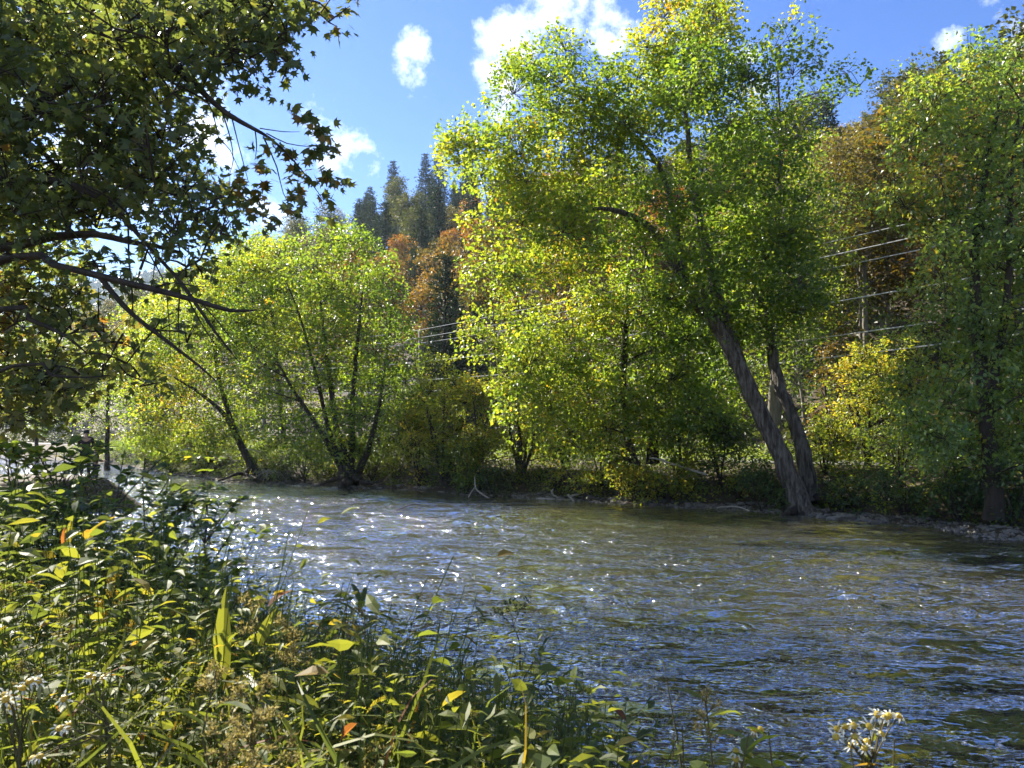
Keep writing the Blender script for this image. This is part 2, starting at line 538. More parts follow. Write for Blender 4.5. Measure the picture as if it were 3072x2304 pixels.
# slack water along the far bank
sx = N(nt, 'ShaderNodeSeparateXYZ')
nt.links.new(tcn.outputs['Object'], sx.inputs[0])
qn = math_n(nt, 'MULTIPLY', math_n(nt, 'ADD', sx.outputs[0], sx.outputs[1]), .70711)
qn = math_n(nt, 'ADD', qn, math_n(nt, 'MULTIPLY', math_n(nt, 'SUBTRACT', nl.outputs[0], .5), 8.0))
slack = math_n(nt, 'DIVIDE', math_n(nt, 'SUBTRACT', qn, 16.0), 6.0, True)
hs = math_n(nt, 'MULTIPLY', hs, math_n(nt, 'SUBTRACT', 1.0, math_n(nt, 'MULTIPLY', slack, .72)))
bp = N(nt, 'ShaderNodeBump')
bp.inputs['Strength'].default_value = 1.0
bp.inputs['Distance'].default_value = 1.0
nt.links.new(hs, bp.inputs['Height'])
fr = N(nt, 'ShaderNodeFresnel')
fr.inputs['IOR'].default_value = 1.33
nt.links.new(bp.outputs[0], fr.inputs['Normal'])
gl = N(nt, 'ShaderNodeBsdfGlossy')
gl.inputs['Roughness'].default_value = .045
nt.links.new(bp.outputs[0], gl.inputs['Normal'])
tp = N(nt, 'ShaderNodeBsdfTransparent')
tp.inputs[0].default_value = (.58, .60, .44, 1)
df = N(nt, 'ShaderNodeBsdfDiffuse')
df.inputs[0].default_value = (.19, .175, .12, 1)
nt.links.new(bp.outputs[0], df.inputs['Normal'])
body = N(nt, 'ShaderNodeMixShader')
body.inputs[0].default_value = .45
nt.links.new(tp.outputs[0], body.inputs[1])
nt.links.new(df.outputs[0], body.inputs[2])
mx = N(nt, 'ShaderNodeMixShader')
nt.links.new(math_n(nt, 'MINIMUM', fr.outputs[0], .85), mx.inputs[0])
nt.links.new(body.outputs[0], mx.inputs[1])
nt.links.new(gl.outputs[0], mx.inputs[2])
out = N(nt, 'ShaderNodeOutputMaterial')
nt.links.new(mx.outputs[0], out.inputs[0])
M_WATER = m
wr = np.random.default_rng(77)
WAVES = []
for k in range(46):
    lam = .30 * (3.2 ** wr.random())
    ang = math.radians(-90 + wr.normal() * 38)
    WAVES.append((2 * math.pi / lam, ang, wr.uniform(0, 6.283), wr.uniform(.6, 1.4)))


def water_z(x, y):
    u, q = uq(x, y)
    h = np.zeros_like(x)
    for (k, ang, ph, w) in WAVES:
        p = k * (x * math.cos(ang) + y * math.sin(ang)) + ph + .5 * np.sin(.7 * x + .9 * y + ph)
        h += w / k * (np.sin(p) + .22 * np.cos(2 * p))
    h *= .045
    amp = .75 + .45 * wave(x, y, .45) + .25 * wave(x, y, 1.1, 2.0)
    amp = np.clip(amp, .25, 1.5) * (1 - .75 * smooth(-5.5, -1.0, q - far_edge(u)))
    edge = smooth(0, 2, u) * (1 - smooth(50, 53, u))
    return h * amp * edge


us = np.concatenate([np.linspace(-80, -1, 24), np.arange(0, 53, .1), np.linspace(54, 300, 60)])
qs = np.concatenate([np.linspace(2.5, 4.0, 5), np.arange(4.2, 25.6, .1), np.linspace(26, 30, 5)])
v, f = grid_sheet(us, qs, water_z)
obj('river_water', mesh_from('river_water', v, f, [M_WATER], smooth_sh=True), kind='structure')

# ------------------------------------------------------------------ road
us = np.linspace(-60, 260, 160)
off = np.linspace(-3, 3, 7)
U = np.repeat(us[:, None], 7, 1)
Q = road_q(us)[:, None] + off[None]
X, Y = (Q - U) * .70711, (Q + U) * .70711
Z = ground_z(X, Y) * 0 + 1.49 + .03 * (1 - (off[None] / 3) ** 2)
v = np.stack([X, Y, Z], -1).reshape(-1, 3)
i = np.arange(len(us) - 1)[:, None] * 7
j = np.arange(6)[None]
f = np.stack([i + j, i + 7 + j, i + 8 + j, i + j + 1], -1).reshape(-1, 4)
obj('road', mesh_from('road', v, f, [M_ROAD]), kind='structure')


# ------------------------------------------------------------------ trees
def sprays_to_leaves(mb, cen, axis, m, Ls, leafL, leafW, tmpl, tint, droop=.5, flat=.75, tj=.10, wide=.45):
    """cen/axis: (S,3) spray roots and directions; m leaves each"""
    S = len(cen)
    t = unit(axis)
    side = unit(np.cross(t, np.array([0, 0, 1.0]) + rng.normal(size=(S, 3)) * .35))
    upv = np.cross(side, t)
    s = rng.uniform(0.05, 1.0, (S, m))
    lat = rng.normal(size=(S, m)) * wide * Ls * (0.35 + .65 * np.sin(s * math.pi * .85 + .25))
    ver = rng.normal(size=(S, m)) * .16 * Ls
    p = cen[:, None] + t[:, None] * (s * Ls)[..., None] + side[:, None] * lat[..., None] + upv[:, None] * ver[..., None]
    p[..., 2] -= (s ** 2) * Ls * .3 * droop
    ax = t[:, None] * rng.uniform(.1, .9, (S, m, 1)) + side[:, None] * (np.sign(lat) * rng.uniform(.3, 1, (S, m)))[..., None]
    ax = ax + rng.normal(size=(S, m, 3)) * .35
    ax[..., 2] -= droop * rng.uniform(.2, 1.0, (S, m))
    nr = np.array([0, 0, 1.0]) * flat + rng.normal(size=(S, m, 3)) * .55
    k = S * m
    sz = np.clip(rng.normal(1, .22, k), .5, 1.5)
    tn = np.clip(np.repeat(tint, m) + rng.normal(size=k) * tj, 0, 1)
    mb.leaves(tmpl, p.reshape(-1, 3), ax.reshape(-1, 3), nr.reshape(-1, 3), leafL * sz, leafW * sz, tn)


def clump_sprays(c, r, n, up=.35, shell=.55):
    d = unit(rng.normal(size=(n, 3)))
    d[:, 2] = d[:, 2] * .9 + .1
    rad = r * (shell + (1 - shell) * rng.random(n)) ** 1.0 * rng.uniform(.35, 1.05, n) ** .6
    p = c + d * rad[:, None] * np.array([1, 1, .85])
    ax = d + np.array([0, 0, up]) + rng.normal(size=(n, 3)) * .45
    return p, ax


def limb_path(a, b, n=7, sag=.0, wob=.06):
    a, b = np.asarray(a, float), np.asarray(b, float)
    L = np.linalg.norm(b - a)
    mid = (a + b) / 2 + np.array([0, 0, .16 * L - sag * L]) + rng.normal(size=3) * wob * L
    t = np.linspace(0, 1, n)[:, None]
    p = (1 - t) ** 2 * a + 2 * t * (1 - t) * mid + t ** 2 * b
    p[1:-1] += rng.normal(size=(n - 2, 3)) * .012 * L
    return p


def resample(pts, rad, step):
    pts, rad = np.asarray(pts, float), np.asarray(rad, float)
    # Catmull-Rom
    P = np.vstack([2 * pts[0] - pts[1], pts, 2 * pts[-1] - pts[-2]])
    op, orr = [], []
    for k in range(1, len(P) - 2):
        seg = np.linalg.norm(P[k + 1] - P[k])
        n = max(2, int(seg / step))
        for t in np.linspace(0, 1, n, endpoint=False):
            op.append(.5 * ((2 * P[k]) + (P[k + 1] - P[k - 1]) * t + (2 * P[k - 1] - 5 * P[k] + 4 * P[k + 1] - P[k + 2]) * t * t
                            + (-P[k - 1] + 3 * P[k] - 3 * P[k + 1] + P[k + 2]) * t ** 3))
            orr.append(rad[k - 1] * (1 - t) + rad[k] * t)
    op.append(pts[-1])
    orr.append(rad[-1])
    return np.array(op), np.array(orr)


def build_tree(trunks, clumps, leaf_m, bark_m, leafL=.11, leafW=.095, spn=16, dens=1.0, Ls=.75, tmpl=T_RHOMB,
               tint0=.45, droop=.5, name='tree', up=.35, base=None, shell=.5, trunk_sides=12, limb_k=1.0, flare=.5):
    """trunks: list of lists of (x,y,z,r); clumps: list of (x,y,z,r,tint). Returns (trunk mesh, crown mesh, base)"""
    wood, crown = MB(), MB()
    nodes, nr = [], []
    for ti, tr in enumerate(trunks):
        tr = np.asarray(tr, float)
        p, r = resample(tr[:, :3], tr[:, 3], .35)
        if ti == 0 and base is None:
            base = p[0].copy()
        if flare and r[0] > .08 and tr[0][2] < p[:, 2].min() + .3:
            hgt = p[:, 2] - p[0, 2]
            r = r * (1 + flare * np.exp(-np.maximum(hgt, 0) / .45))
        p[1:-1] += rng.normal(size=(len(p) - 2, 3)) * r[1:-1, None] * .10
        wood.tube(p, r, trunk_sides if r.max() > .07 else 7, rough=.06)
        nodes += list(p)
        nr += list(r)
    order = sorted(range(len(clumps)), key=lambda k: np.min(np.linalg.norm(np.array(nodes) - np.array(clumps[k][:3]), axis=1)))
    tw0, tw1 = [], []
    for k in order:
        x, y, z, r, tn = clumps[k]
        c = np.array([x, y, z])
        A = np.array(nodes)
        d = np.linalg.norm(A - c, axis=1)
        pen = d + 1.4 * np.maximum(A[:, 2] - (z - .2 * d), 0)
        i = int(np.argmin(pen))
        L = max(d[i], .01)
        r0 = min(nr[i] * .75, (.012 + .022 * r + .008 * L) * limb_k)
        n = max(4, int(L / .5))
        p = limb_path(A[i], c, n)
        rr = np.linspace(r0, max(.012, r0 * .35), n)
        wood.tube(p, rr, 6)
        nodes += list(p[1:])
        nr += list(rr[1:])
        ns = max(3, int(13.0 * dens * (r / .8) ** 2.2 * (0.75 / Ls) ** 1.2))
        sp, ax = clump_sprays(c, r, ns, up, shell)
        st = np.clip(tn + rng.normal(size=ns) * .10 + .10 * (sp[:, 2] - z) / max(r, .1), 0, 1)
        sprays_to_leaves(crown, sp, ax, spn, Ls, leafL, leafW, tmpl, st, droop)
        mid = c + (sp - c) * rng.uniform(.0, .35, (ns, 1)) + np.array([0, 0, -.1])
        tw0.append(mid)
        tw1.append(sp + unit(ax) * Ls * .6)
    wood.twigs(np.concatenate(tw0), np.concatenate(tw1), .011, .004)
    return (wood.mesh(name + '_wood', bark_m, base, smooth_sh=True, tint=False), crown.mesh(name + '_crown', leaf_m, base), base)


def plant_tree(name, label, cat, meshes, group=None, wood='trunk', leaf='crown'):
    wm, cm, base = meshes
    t = thing(name, label, cat, base, group)
    obj(wood, wm, t)
    obj(leaf, cm, t)
    return t


def copy_tree(src, loc, rz, s, label, group):
    r = src.copy()
    C.objects.link(r)
    r.location = loc
    r.rotation_euler = (0, 0, rz)
    r.scale = (s * random.uniform(.9, 1.1), s * random.uniform(.9, 1.1), s)
    r['label'] = label
    r['group'] = group
    for ch in src.children:
        c = ch.copy()
        C.objects.link(c)
        c.parent = r
    return r


def px_clumps(lst, D, dj=2.0, tint=.45):
    """(px,py,rpx[,dD[,tint]]) -> world clumps"""
    o = []
    for e in lst:
        px, py, rp = e[:3]
        dd = e[3] if len(e) > 3 else rng.uniform(-dj, dj)
        tn = e[4] if len(e) > 4 else tint + rng.normal() * .06
        p = W(px, py, D + dd)
        o.append((*p, rp / F * (D + dd), tn))
    return o


def fill_poly(poly, n, rlo, rhi, seed=1):
    """random clumps (px,py,r) inside a photo polygon, spread evenly"""
    r_ = np.random.default_rng(seed)
    poly = np.array(poly, float)

    def inside(p):
        x, y = p
        c = False
        j = len(poly) - 1
        for i in range(len(poly)):
            xi, yi = poly[i]
            xj, yj = poly[j]
            if (yi > y) != (yj > y) and x < (xj - xi) * (y - yi) / (yj - yi) + xi:
                c = not c
            j = i
        return c
    pts = []
    lo, hi = poly.min(0), poly.max(0)
    while len(pts) < n:
        best, bd = None, -1
        for _ in range(8):
            p = r_.uniform(lo, hi)
            while not inside(p):
                p = r_.uniform(lo, hi)
            d = min([np.hypot(*(p - q)) for q in pts] or [1e9])
            if d > bd:
                best, bd = p, d
        pts.append(best)
    return [(p[0], p[1], r_.uniform(rlo, rhi)) for p in pts]


def PT(lst):
    """trunk polyline from (px,py,D,r)"""
    return [(*W(a, b, d), r) for a, b, d, r in lst]


# --- the big leaning maple on the far bank
b0 = W(2405, 1535, 26.3)
tA = PT([(2412, 1545, 26.3, .40), (2385, 1470, 26.4, .34), (2330, 1340, 26.5, .30), (2270, 1210, 26.6, .28), (2215, 1090, 26.8, .26),
         (2150, 980, 27, .25), (2060, 870, 27.2, .20), (1985, 720, 27.4, .15), (1900, 650, 27.3, .11), (1800, 625, 27.0, .07), (1690, 650, 26.6, .04)])
tA2 = PT([(2215, 1090, 26.8, .25), (2165, 920, 27.2, .21), (2120, 760, 27.6, .17), (2080, 560, 28, .12), (2060, 360, 28.2, .08), (2050, 160, 28.4, .04)])
tA3 = PT([(2060, 870, 27.2, .15), (2020, 640, 27.6, .12), (1960, 470, 27.8, .09), (1800, 330, 27.6, .06), (1650, 250, 27.4, .035)])
tB = PT([(2440, 1500, 27.2, .29), (2405, 1330, 27.4, .24), (2370, 1230, 27.6, .21), (2335, 1140, 27.9, .21), (2310, 960, 28.4, .16), (2330, 700, 29, .11), (2340, 400, 29.5, .06), (2330, 160, 29.8, .03)])
polyA = [(1340, 420), (1420, 400), (1510, 420), (1530, 230), (1640, 130), (1760, 130), (1850, 220), (1930, 180), (1960, 60), (2040, 10), (2170, 30),
         (2210, 120), (2250, 230), (2270, 330), (2330, 460), (2420, 520), (2440, 700), (2420, 900), (2330, 1000), (2240, 1050), (2100, 960),
         (1960, 920), (1820, 850), (1700, 880), (1560, 850), (1430, 820), (1450, 700), (1400, 560)]
clA = fill_poly(polyA, 120, 55, 95, 3)
extraA = [(1335, 405, 22), (1365, 440, 40), (1430, 470, 55), (2000, 25, 30), (2100, 25, 30), (2130, 60, 40), (2160, 100, 45), (1960, 80, 40), (2370, 120, 30),
          (2400, 60, 22), (2470, 190, 45), (2540, 210, 40), (2575, 250, 26), (2340, 140, 35), (2380, 220, 60), (2450, 280, 55), (2330, 330, 55), (2400, 400, 70),
          (2520, 290, 35), (2350, 70, 30), (2300, 220, 40), (1690, 140, 40), (1580, 200, 45), (2280, 130, 26), (2440, 130, 25)]
cl = []
for (px, py, r) in clA + extraA:
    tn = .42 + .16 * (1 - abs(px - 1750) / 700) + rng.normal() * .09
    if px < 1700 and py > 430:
        tn += .14  # sunlit left side of the crown tinted lighter and yellower
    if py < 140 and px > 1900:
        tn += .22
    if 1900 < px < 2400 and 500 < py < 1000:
        tn -= .06  # shade right of the crown's middle put into the tint
    cl += px_clumps([(px, py, r, rng.uniform(-2.6, 2.2), tn)], 27.2)
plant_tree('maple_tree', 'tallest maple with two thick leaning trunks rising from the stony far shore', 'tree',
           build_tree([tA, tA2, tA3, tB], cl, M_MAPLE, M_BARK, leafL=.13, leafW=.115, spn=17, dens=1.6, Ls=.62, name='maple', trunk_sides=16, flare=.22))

# --- upright maple behind it with several straight stems, the yellow-green hanging foliage in the middle
D = 30.5
tC = PT([(1905, 1400, D, .16), (1880, 1300, D, .14), (1870, 1150, D, .13), (1880, 950, D, .11), (1890, 760, D, .06)])
tC2 = PT([(1960, 1390, D + .6, .20), (1955, 1250, D + .6, .18), (1960, 1100, D + .8, .15), (1955, 900, D + 1, .10), (1930, 700, D + 1, .05)])
polyC = [(1440, 930), (1500, 900), (1560, 930), (1620, 960), (1700, 890), (1800, 860), (1960, 930), (2100, 960), (2200, 1080), (2230, 1230), (2150, 1330), (2000, 1300),
         (1880, 1380), (1700, 1340), (1560, 1250), (1500, 1120), (1430, 1010)]
cl = []
for (px, py, r) in fill_poly(polyC, 62, 55, 85, 5):
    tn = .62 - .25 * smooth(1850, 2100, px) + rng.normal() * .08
    cl += px_clumps([(px, py, r, rng.uniform(-2.4, 1.6), tn)], D)
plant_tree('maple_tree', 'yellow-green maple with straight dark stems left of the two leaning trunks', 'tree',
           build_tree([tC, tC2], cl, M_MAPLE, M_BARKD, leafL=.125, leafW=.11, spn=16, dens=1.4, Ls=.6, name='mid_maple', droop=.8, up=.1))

# --- glossy tree at the right edge
D = 21.5
tD = PT([(2985, 1560, D, .22), (2960, 1250, D, .19), (2935, 1000, D + .2, .16), (2925, 760, D + .4, .12), (2960, 500, D + .6, .08), (3010, 250, D + .8, .04)])
tD2 = PT([(2960, 1250, D, .11), (3020, 900, D - .3, .09), (3030, 600, D - .3, .07), (3060, 300, D - .3, .03)])
polyD = [(2790, 200), (2840, 240), (2880, 210), (2900, 130), (3000, 140), (3120, 160), (3250, 300), (3300, 900), (3250, 1300), (3080, 1400), (2980, 1330),
         (2900, 1390), (2790, 1430), (2740, 1330), (2740, 1200), (2790, 1080), (2780, 900), (2760, 760), (2700, 640), (2640, 560), (2720, 420), (2760, 300)]
cl = []
for (px, py, r) in fill_poly(polyD, 150, 42, 74, 9) + [(2750, 200, 30), (2720, 330, 45), (2905, 140, 40), (3060, 130, 50), (2660, 590, 40), (2850, 1400, 40), (2960, 1380, 50), (2780, 1300, 60), (2720, 1260, 40)]:
    tn = .52 + .16 * smooth(2950, 2750, px) * smooth(1300, 1000, py) + rng.normal() * .09  # sun on the upper left of the crown put into a lighter tint
    cl += px_clumps([(px, py, r, rng.uniform(-1.8, 2.0), tn)], D)
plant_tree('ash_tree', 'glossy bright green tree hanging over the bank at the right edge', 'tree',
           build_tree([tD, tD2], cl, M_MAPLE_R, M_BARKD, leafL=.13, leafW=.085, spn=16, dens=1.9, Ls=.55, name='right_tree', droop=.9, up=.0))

# --- multi-stemmed maple left of the middle
D = 40.5
stems = []
for (pts) in ([(1050, 1445, .26), (1040, 1380, .20), (1010, 1280, .16), (985, 1100, .11), (960, 900, .06), (950, 780, .03)],
              [(1040, 1440, .2), (1000, 1360, .16), (940, 1260, .11), (880, 1170, .08), (830, 1080, .04)],
              [(1055, 1440, .22), (1055, 1330, .17), (1060, 1180, .13), (1075, 1000, .08), (1090, 850, .04)],
              [(1065, 1440, .2), (1110, 1330, .14), (1140, 1200, .10), (1160, 1050, .06), (1175, 920, .03)],
              [(1045, 1430, .17), (990, 1300, .12), (950, 1130, .09), (900, 950, .05), (860, 850, .03)]):
    stems.append(PT([(a, b, D + rng.uniform(-.6, .8) * (k > 0), r) for k, (a, b, r) in enumerate(pts)]))
polyE = [(700, 880), (740, 780), (830, 740), (870, 760), (960, 700), (1030, 710), (1100, 730), (1160, 800), (1190, 900), (1230, 1020), (1240, 1120), (1200, 1220),
         (1190, 1330), (1120, 1380), (1090, 1330), (980, 1370), (880, 1350), (780, 1290), (720, 1200), (760, 1080), (690, 980)]
cl = []
for (px, py, r) in fill_poly(polyE, 84, 42, 68, 11):
    tn = .52 + rng.normal() * .09 - .15 * smooth(1000, 1200, px)  # shaded right side of the crown tinted darker
    cl += px_clumps([(px, py, r, rng.uniform(-3, 3), tn)], D)
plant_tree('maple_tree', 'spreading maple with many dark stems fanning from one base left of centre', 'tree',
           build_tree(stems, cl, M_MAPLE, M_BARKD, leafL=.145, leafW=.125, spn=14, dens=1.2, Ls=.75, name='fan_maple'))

# --- maple leaning out over the water further left
D = 44.0
tF = PT([(770, 1430, D, .26), (745, 1380, D, .22), (710, 1310, D, .17), (670, 1240, D - .3, .13), (600, 1180, D - .6, .08), (520, 1130, D - 1, .04)])
tF2 = PT([(710, 1310, D, .14), (660, 1150, D + .4, .11), (640, 980, D + .6, .08), (660, 840, D + .6, .04)])
polyF = [(410, 1000), (450, 900), (560, 840), (640, 740), (700, 730), (800, 760), (790, 900), (760, 1040), (740, 1200), (760, 1300), (700, 1360), (640, 1330),
         (590, 1380), (480, 1370), (420, 1330), (370, 1260), (360, 1130)]
cl = []
for (px, py, r) in fill_poly(polyF, 70, 42, 66, 13):
    tn = .58 + rng.normal() * .10
    if 430 < px < 620 and 1080 < py < 1260:
        tn += .16
    cl += px_clumps([(px, py, r, rng.uniform(-3, 3), tn)], D)
plant_tree('maple_tree', 'yellow-green maple leaning far out over the water upstream', 'tree',
           build_tree([tF, tF2], cl, M_MAPLE, M_BARKD, leafL=.145, leafW=.125, spn=14, dens=1.2, Ls=.75, name='lean_maple'))

# --- trees further up the far bank, seen between and above those two
for (nm, lab, base, poly, D, n, r0, r1, tn0, sd) in (
        ('maple_tree', 'bushy light green tree at the far left end of the far bank', (330, 1390), [(180, 1180), (230, 1060), (330, 960), (430, 940), (450, 1100), (420, 1250), (330, 1300), (240, 1270)], 60, 36, 34, 52, .6, 17),
        ('maple_tree', 'hazy green tree by the road behind the two people', (120, 1390), [(-80, 1230), (-30, 1000), (120, 930), (250, 1000), (270, 1180), (190, 1260), (60, 1270)], 78, 40, 30, 48, .5, 53),
        ('maple_tree', 'tall pale green tree rising behind the two left maples below the skyline', (860, 1420), [(640, 900), (680, 760), (760, 720), (850, 730), (930, 770), (960, 900), (900, 1050), (700, 1050)], 55, 40, 36, 55, .55, 19),
        ('maple_tree', 'green tree behind the leaning maple and the light green one', (560, 1400), [(400, 980), (470, 900), (560, 870), (640, 900), (640, 1050), (560, 1150), (430, 1150)], 58, 32, 34, 50, .5, 23)):
    bx = on_ground(base[0], D)
    top = W(np.mean([p[0] for p in poly]), np.min([p[1] for p in poly]) + 60, D)
    tr = [(*bx, .2), (*(bx * .6 + top * .4), .14), (*(bx * .25 + top * .75), .08), (*top, .03)]
    cl = []
    for (px, py, r) in fill_poly(poly, n, r0, r1, sd):
        cl += px_clumps([(px, py, r, rng.uniform(-3.5, 3.5), tn0 + rng.normal() * .09)], D)
    plant_tree(nm, lab, 'tree', build_tree([tr], cl, M_MAPLE, M_BARKD, leafL=.17, leafW=.15, spn=12, dens=.7, Ls=.9, name='back_tree'))

# --- trees of the flood plain behind the big maple
for (lab, base, poly, D, n, tn0, sd, mat) in (
        ('olive green tree behind the big leaning maple, left of the overhead wires', (2300, 1400), [(2200, 560), (2420, 420), (2520, 620), (2500, 830), (2440, 980), (2380, 1150), (2250, 1150), (2180, 900)], 36, 46, .5, 29, M_SHRUB),
        ('brownish olive tree between the big maple and the glossy right tree', (2600, 1350), [(2440, 470), (2560, 420), (2680, 480), (2720, 620), (2690, 760), (2560, 800), (2450, 740)], 44, 34, .85, 31, M_HGREEN)):
    bx = on_ground(base[0], D)
    top = W(np.mean([p[0] for p in poly]), np.min([p[1] for p in poly]) + 80, D)
    tr = [(*bx, .2), (*(bx * .6 + top * .4), .15), (*(bx * .25 + top * .75), .09), (*top, .03)]
    cl = []
    for (px, py, r) in fill_poly(poly, n, 48, 76, sd):
        cl += px_clumps([(px, py, r, rng.uniform(-2, 3), tn0 + rng.normal() * .10)], D)
    plant_tree('flood_plain_tree', lab, 'tree', build_tree([tr], cl, mat, M_BARKL, leafL=.15, leafW=.12, spn=14, dens=.95, Ls=.7, name='plain_tree'))

# --- generic tree makers for the hillside
def hill_tree_mesh(h, r, mat, seed, nc=26, tint0=.5, lean=0.0):
    global rng
    keep = rng
    rng = np.random.default_rng(seed)
    tr = [(0, 0, -.8, .22), (.1, .05, h * .35, .16), (.0 + lean * h * .5, .1, h * .65, .10), (lean * h, 0, h * .92, .03)]
    cl = []
    for k in range(nc):
        a = rng.uniform(0, 2 * math.pi)
        t = rng.uniform(0, 1)
        zz = h * (.36 + .60 * t)
        rr = r * math.sqrt(max(0, 1 - ((t - .38) / .66) ** 2)) * rng.uniform(.25, .95)
        cl.append((rr * math.cos(a) + lean * zz, rr * math.sin(a), zz, rng.uniform(.95, 1.6), tint0 + rng.normal() * .12))
    ms = build_tree([tr], cl, mat, M_BARKL, leafL=.30, leafW=.24, spn=10, dens=.62, Ls=1.0, name='hill_tree', base=np.zeros(3), flare=.3)
    rng = keep
    return ms


def conifer_mesh(h, r, seed, dens=1.0):
    global rng
    keep = rng
    rng = np.random.default_rng(seed)
    wood, crown = MB(), MB()
    wood.tube([(0, 0, -.8), (0.05, 0, h * .5), (0, .05, h * .98)], [.24, .15, .03], 8)
    p, ax, L = [], [], []
    z = h * .16
    while z < h * .98:
        t = (z - h * .16) / (h * .82)
        rl = r * (1 - t) ** .8 * rng.uniform(.8, 1.15) + .25
        nb = int(rng.integers(5, 8))
        a0 = rng.uniform(0, 6.28)
        for k in range(nb):
            a = a0 + k * 6.283 / nb + rng.normal() * .2
            ll = rl * rng.uniform(.6, 1.1)
            d = np.array([math.cos(a), math.sin(a), -.12 + .35 * t])
            s0 = np.array([0, 0, z])
            wood.twigs(s0[None], (s0 + d * ll)[None], .035, .012)
            ns = max(3, int(ll * 5.0 * dens))
            for s in np.linspace(.22, 1, ns):
                p.append(s0 + d * ll * s + rng.normal(size=3) * np.array([.18, .18, .10]))
                ax.append(d + rng.normal(size=3) * .55 + np.array([0, 0, .15]))
        z += rng.uniform(.42, .75)
    p, ax = np.array(p), np.array(ax)
    n = len(p)
    rp = np.repeat(p, 3, 0) + rng.normal(size=(n * 3, 3)) * .10
    ra = np.repeat(ax, 3, 0) + rng.normal(size=(n * 3, 3)) * .55
    crown.leaves(T_RHOMB, rp, ra, np.array([0, 0, 1.]) + rng.normal(size=(n * 3, 3)) * .5, rng.uniform(.45, .8, n * 3), .16,
                 np.clip(.45 + rng.normal(size=n * 3) * .2, 0, 1))
    ms = (wood.mesh('conifer_wood', M_BARKD, smooth_sh=True, tint=False), crown.mesh('conifer_crown', M_NEEDLE), np.zeros(3))
    rng = keep
    return ms


kinds = {}
for k, (h, r, mat, t0) in enumerate([(15, 4.2, M_AUT, .30), (13, 4.6, M_AUT, .48), (14, 3.8, M_AUT, .62), (16, 4.2, M_HGREEN, .5), (13, 4.0, M_HGREEN, .8), (17, 3.6, M_HGREEN, .25)]):
    kinds['d%d' % k] = hill_tree_mesh(h, r, mat, 100 + k, 26, t0, [0, .05, -.04, .03, 0, .02][k])
for k, (h, r) in enumerate([(20, 3.4), (17, 3.0), (23, 3.8)]):
    kinds['c%d' % k] = conifer_mesh(h, r, 200 + k)

HL = {'d0': ('autumn_tree', 'brownish olive tree in early autumn colour on the steep hillside', 'brown hillside trees'),
      'd1': ('autumn_tree', 'orange-brown autumn tree on the steep hillside across the river', 'orange-brown hillside trees'),
      'd2': ('autumn_tree', 'rusty orange autumn tree on the steep hillside across the river', 'rusty hillside trees'),
      'd3': ('hillside_tree', 'dull green broadleaf tree on the steep hillside across the river', 'green hillside trees'),
      'd4': ('hillside_tree', 'yellowish green broadleaf tree on the hillside across the river', 'yellow-green hillside trees'),
      'd5': ('hillside_tree', 'dark olive slender broadleaf tree on the hillside across the river', 'olive hillside trees'),
      'c0': ('conifer_tree', 'dark green conifer with tiered branches on the wooded hillside', 'hillside conifers'),
      'c1': ('conifer_tree', 'small dark conifer among the broadleaf trees of the hillside', 'small hillside conifers'),
      'c2': ('conifer_tree', 'tall dark conifer standing out on the ridge of the hillside', 'tall ridge conifers')}
protos = {}


def put_hill(kind, x, y, rz, s, label=None):
    z = gz(x, y)
    nm, lab, grp = HL[kind]
    wm, cm, _ = kinds[kind]
    t = thing(nm, label or lab, 'tree', (x, y, z), None if label else grp)
    t.rotation_euler = (0, 0, rz)
    t.scale = (s * random.uniform(.88, 1.12), s * random.uniform(.88, 1.12), s)
    obj('trunk', wm, t)
    obj('crown', cm, t)


pts = []
hr = np.random.default_rng(21)
# picked out ones: (px, depth, kind, scale, label)
for (px, D, kind, s, lab) in ((1290, 236, 'c2', 1.1, 'tall pointed conifer on the skyline at the top of the ridge'),
                              (1215, 243, 'c0', .85, 'dark conifer on the skyline, left of the taller ridge conifer'),
                              (1180, 246, 'c0', .8, 'dark leftmost conifer of the ridge group on the skyline'),
                              (1400, 205, 'c2', 1.05, 'big conifer with visible trunk just left of the tall maple crown'),
                              (1350, 92, 'd1', 1.0, 'orange tree low on the hillside between the two green maples'),
                              (1450, 96, 'd2', 1.05, 'golden orange tree on the slope beside the tall maple crown'),
                              (1275, 86, 'd1', .85, 'orange-yellow tree above the utility pole on the lower hillside'),
                              (1300, 73, 'c1', .62, 'dark conifer added to deepen the shaded hollow right behind the utility pole'),  # these dark conifers stand in for the shade of the hollow
                              (1360, 74, 'c1', .68, 'dark conifer added to darken the hollow behind the overhead wires'),
                              (1425, 72, 'c1', .62, 'dark conifer added to darken the right end of the hollow behind the wires'),
                              (2640, 138, 'd1', 1.25, 'round orange-brown tree on the skyline right of the tall maple')):
    x = (px - 1536) / F * D
    pts.append((x, D))
    put_hill(kind, x, D, hr.uniform(0, 6), s, lab)
tries = 0
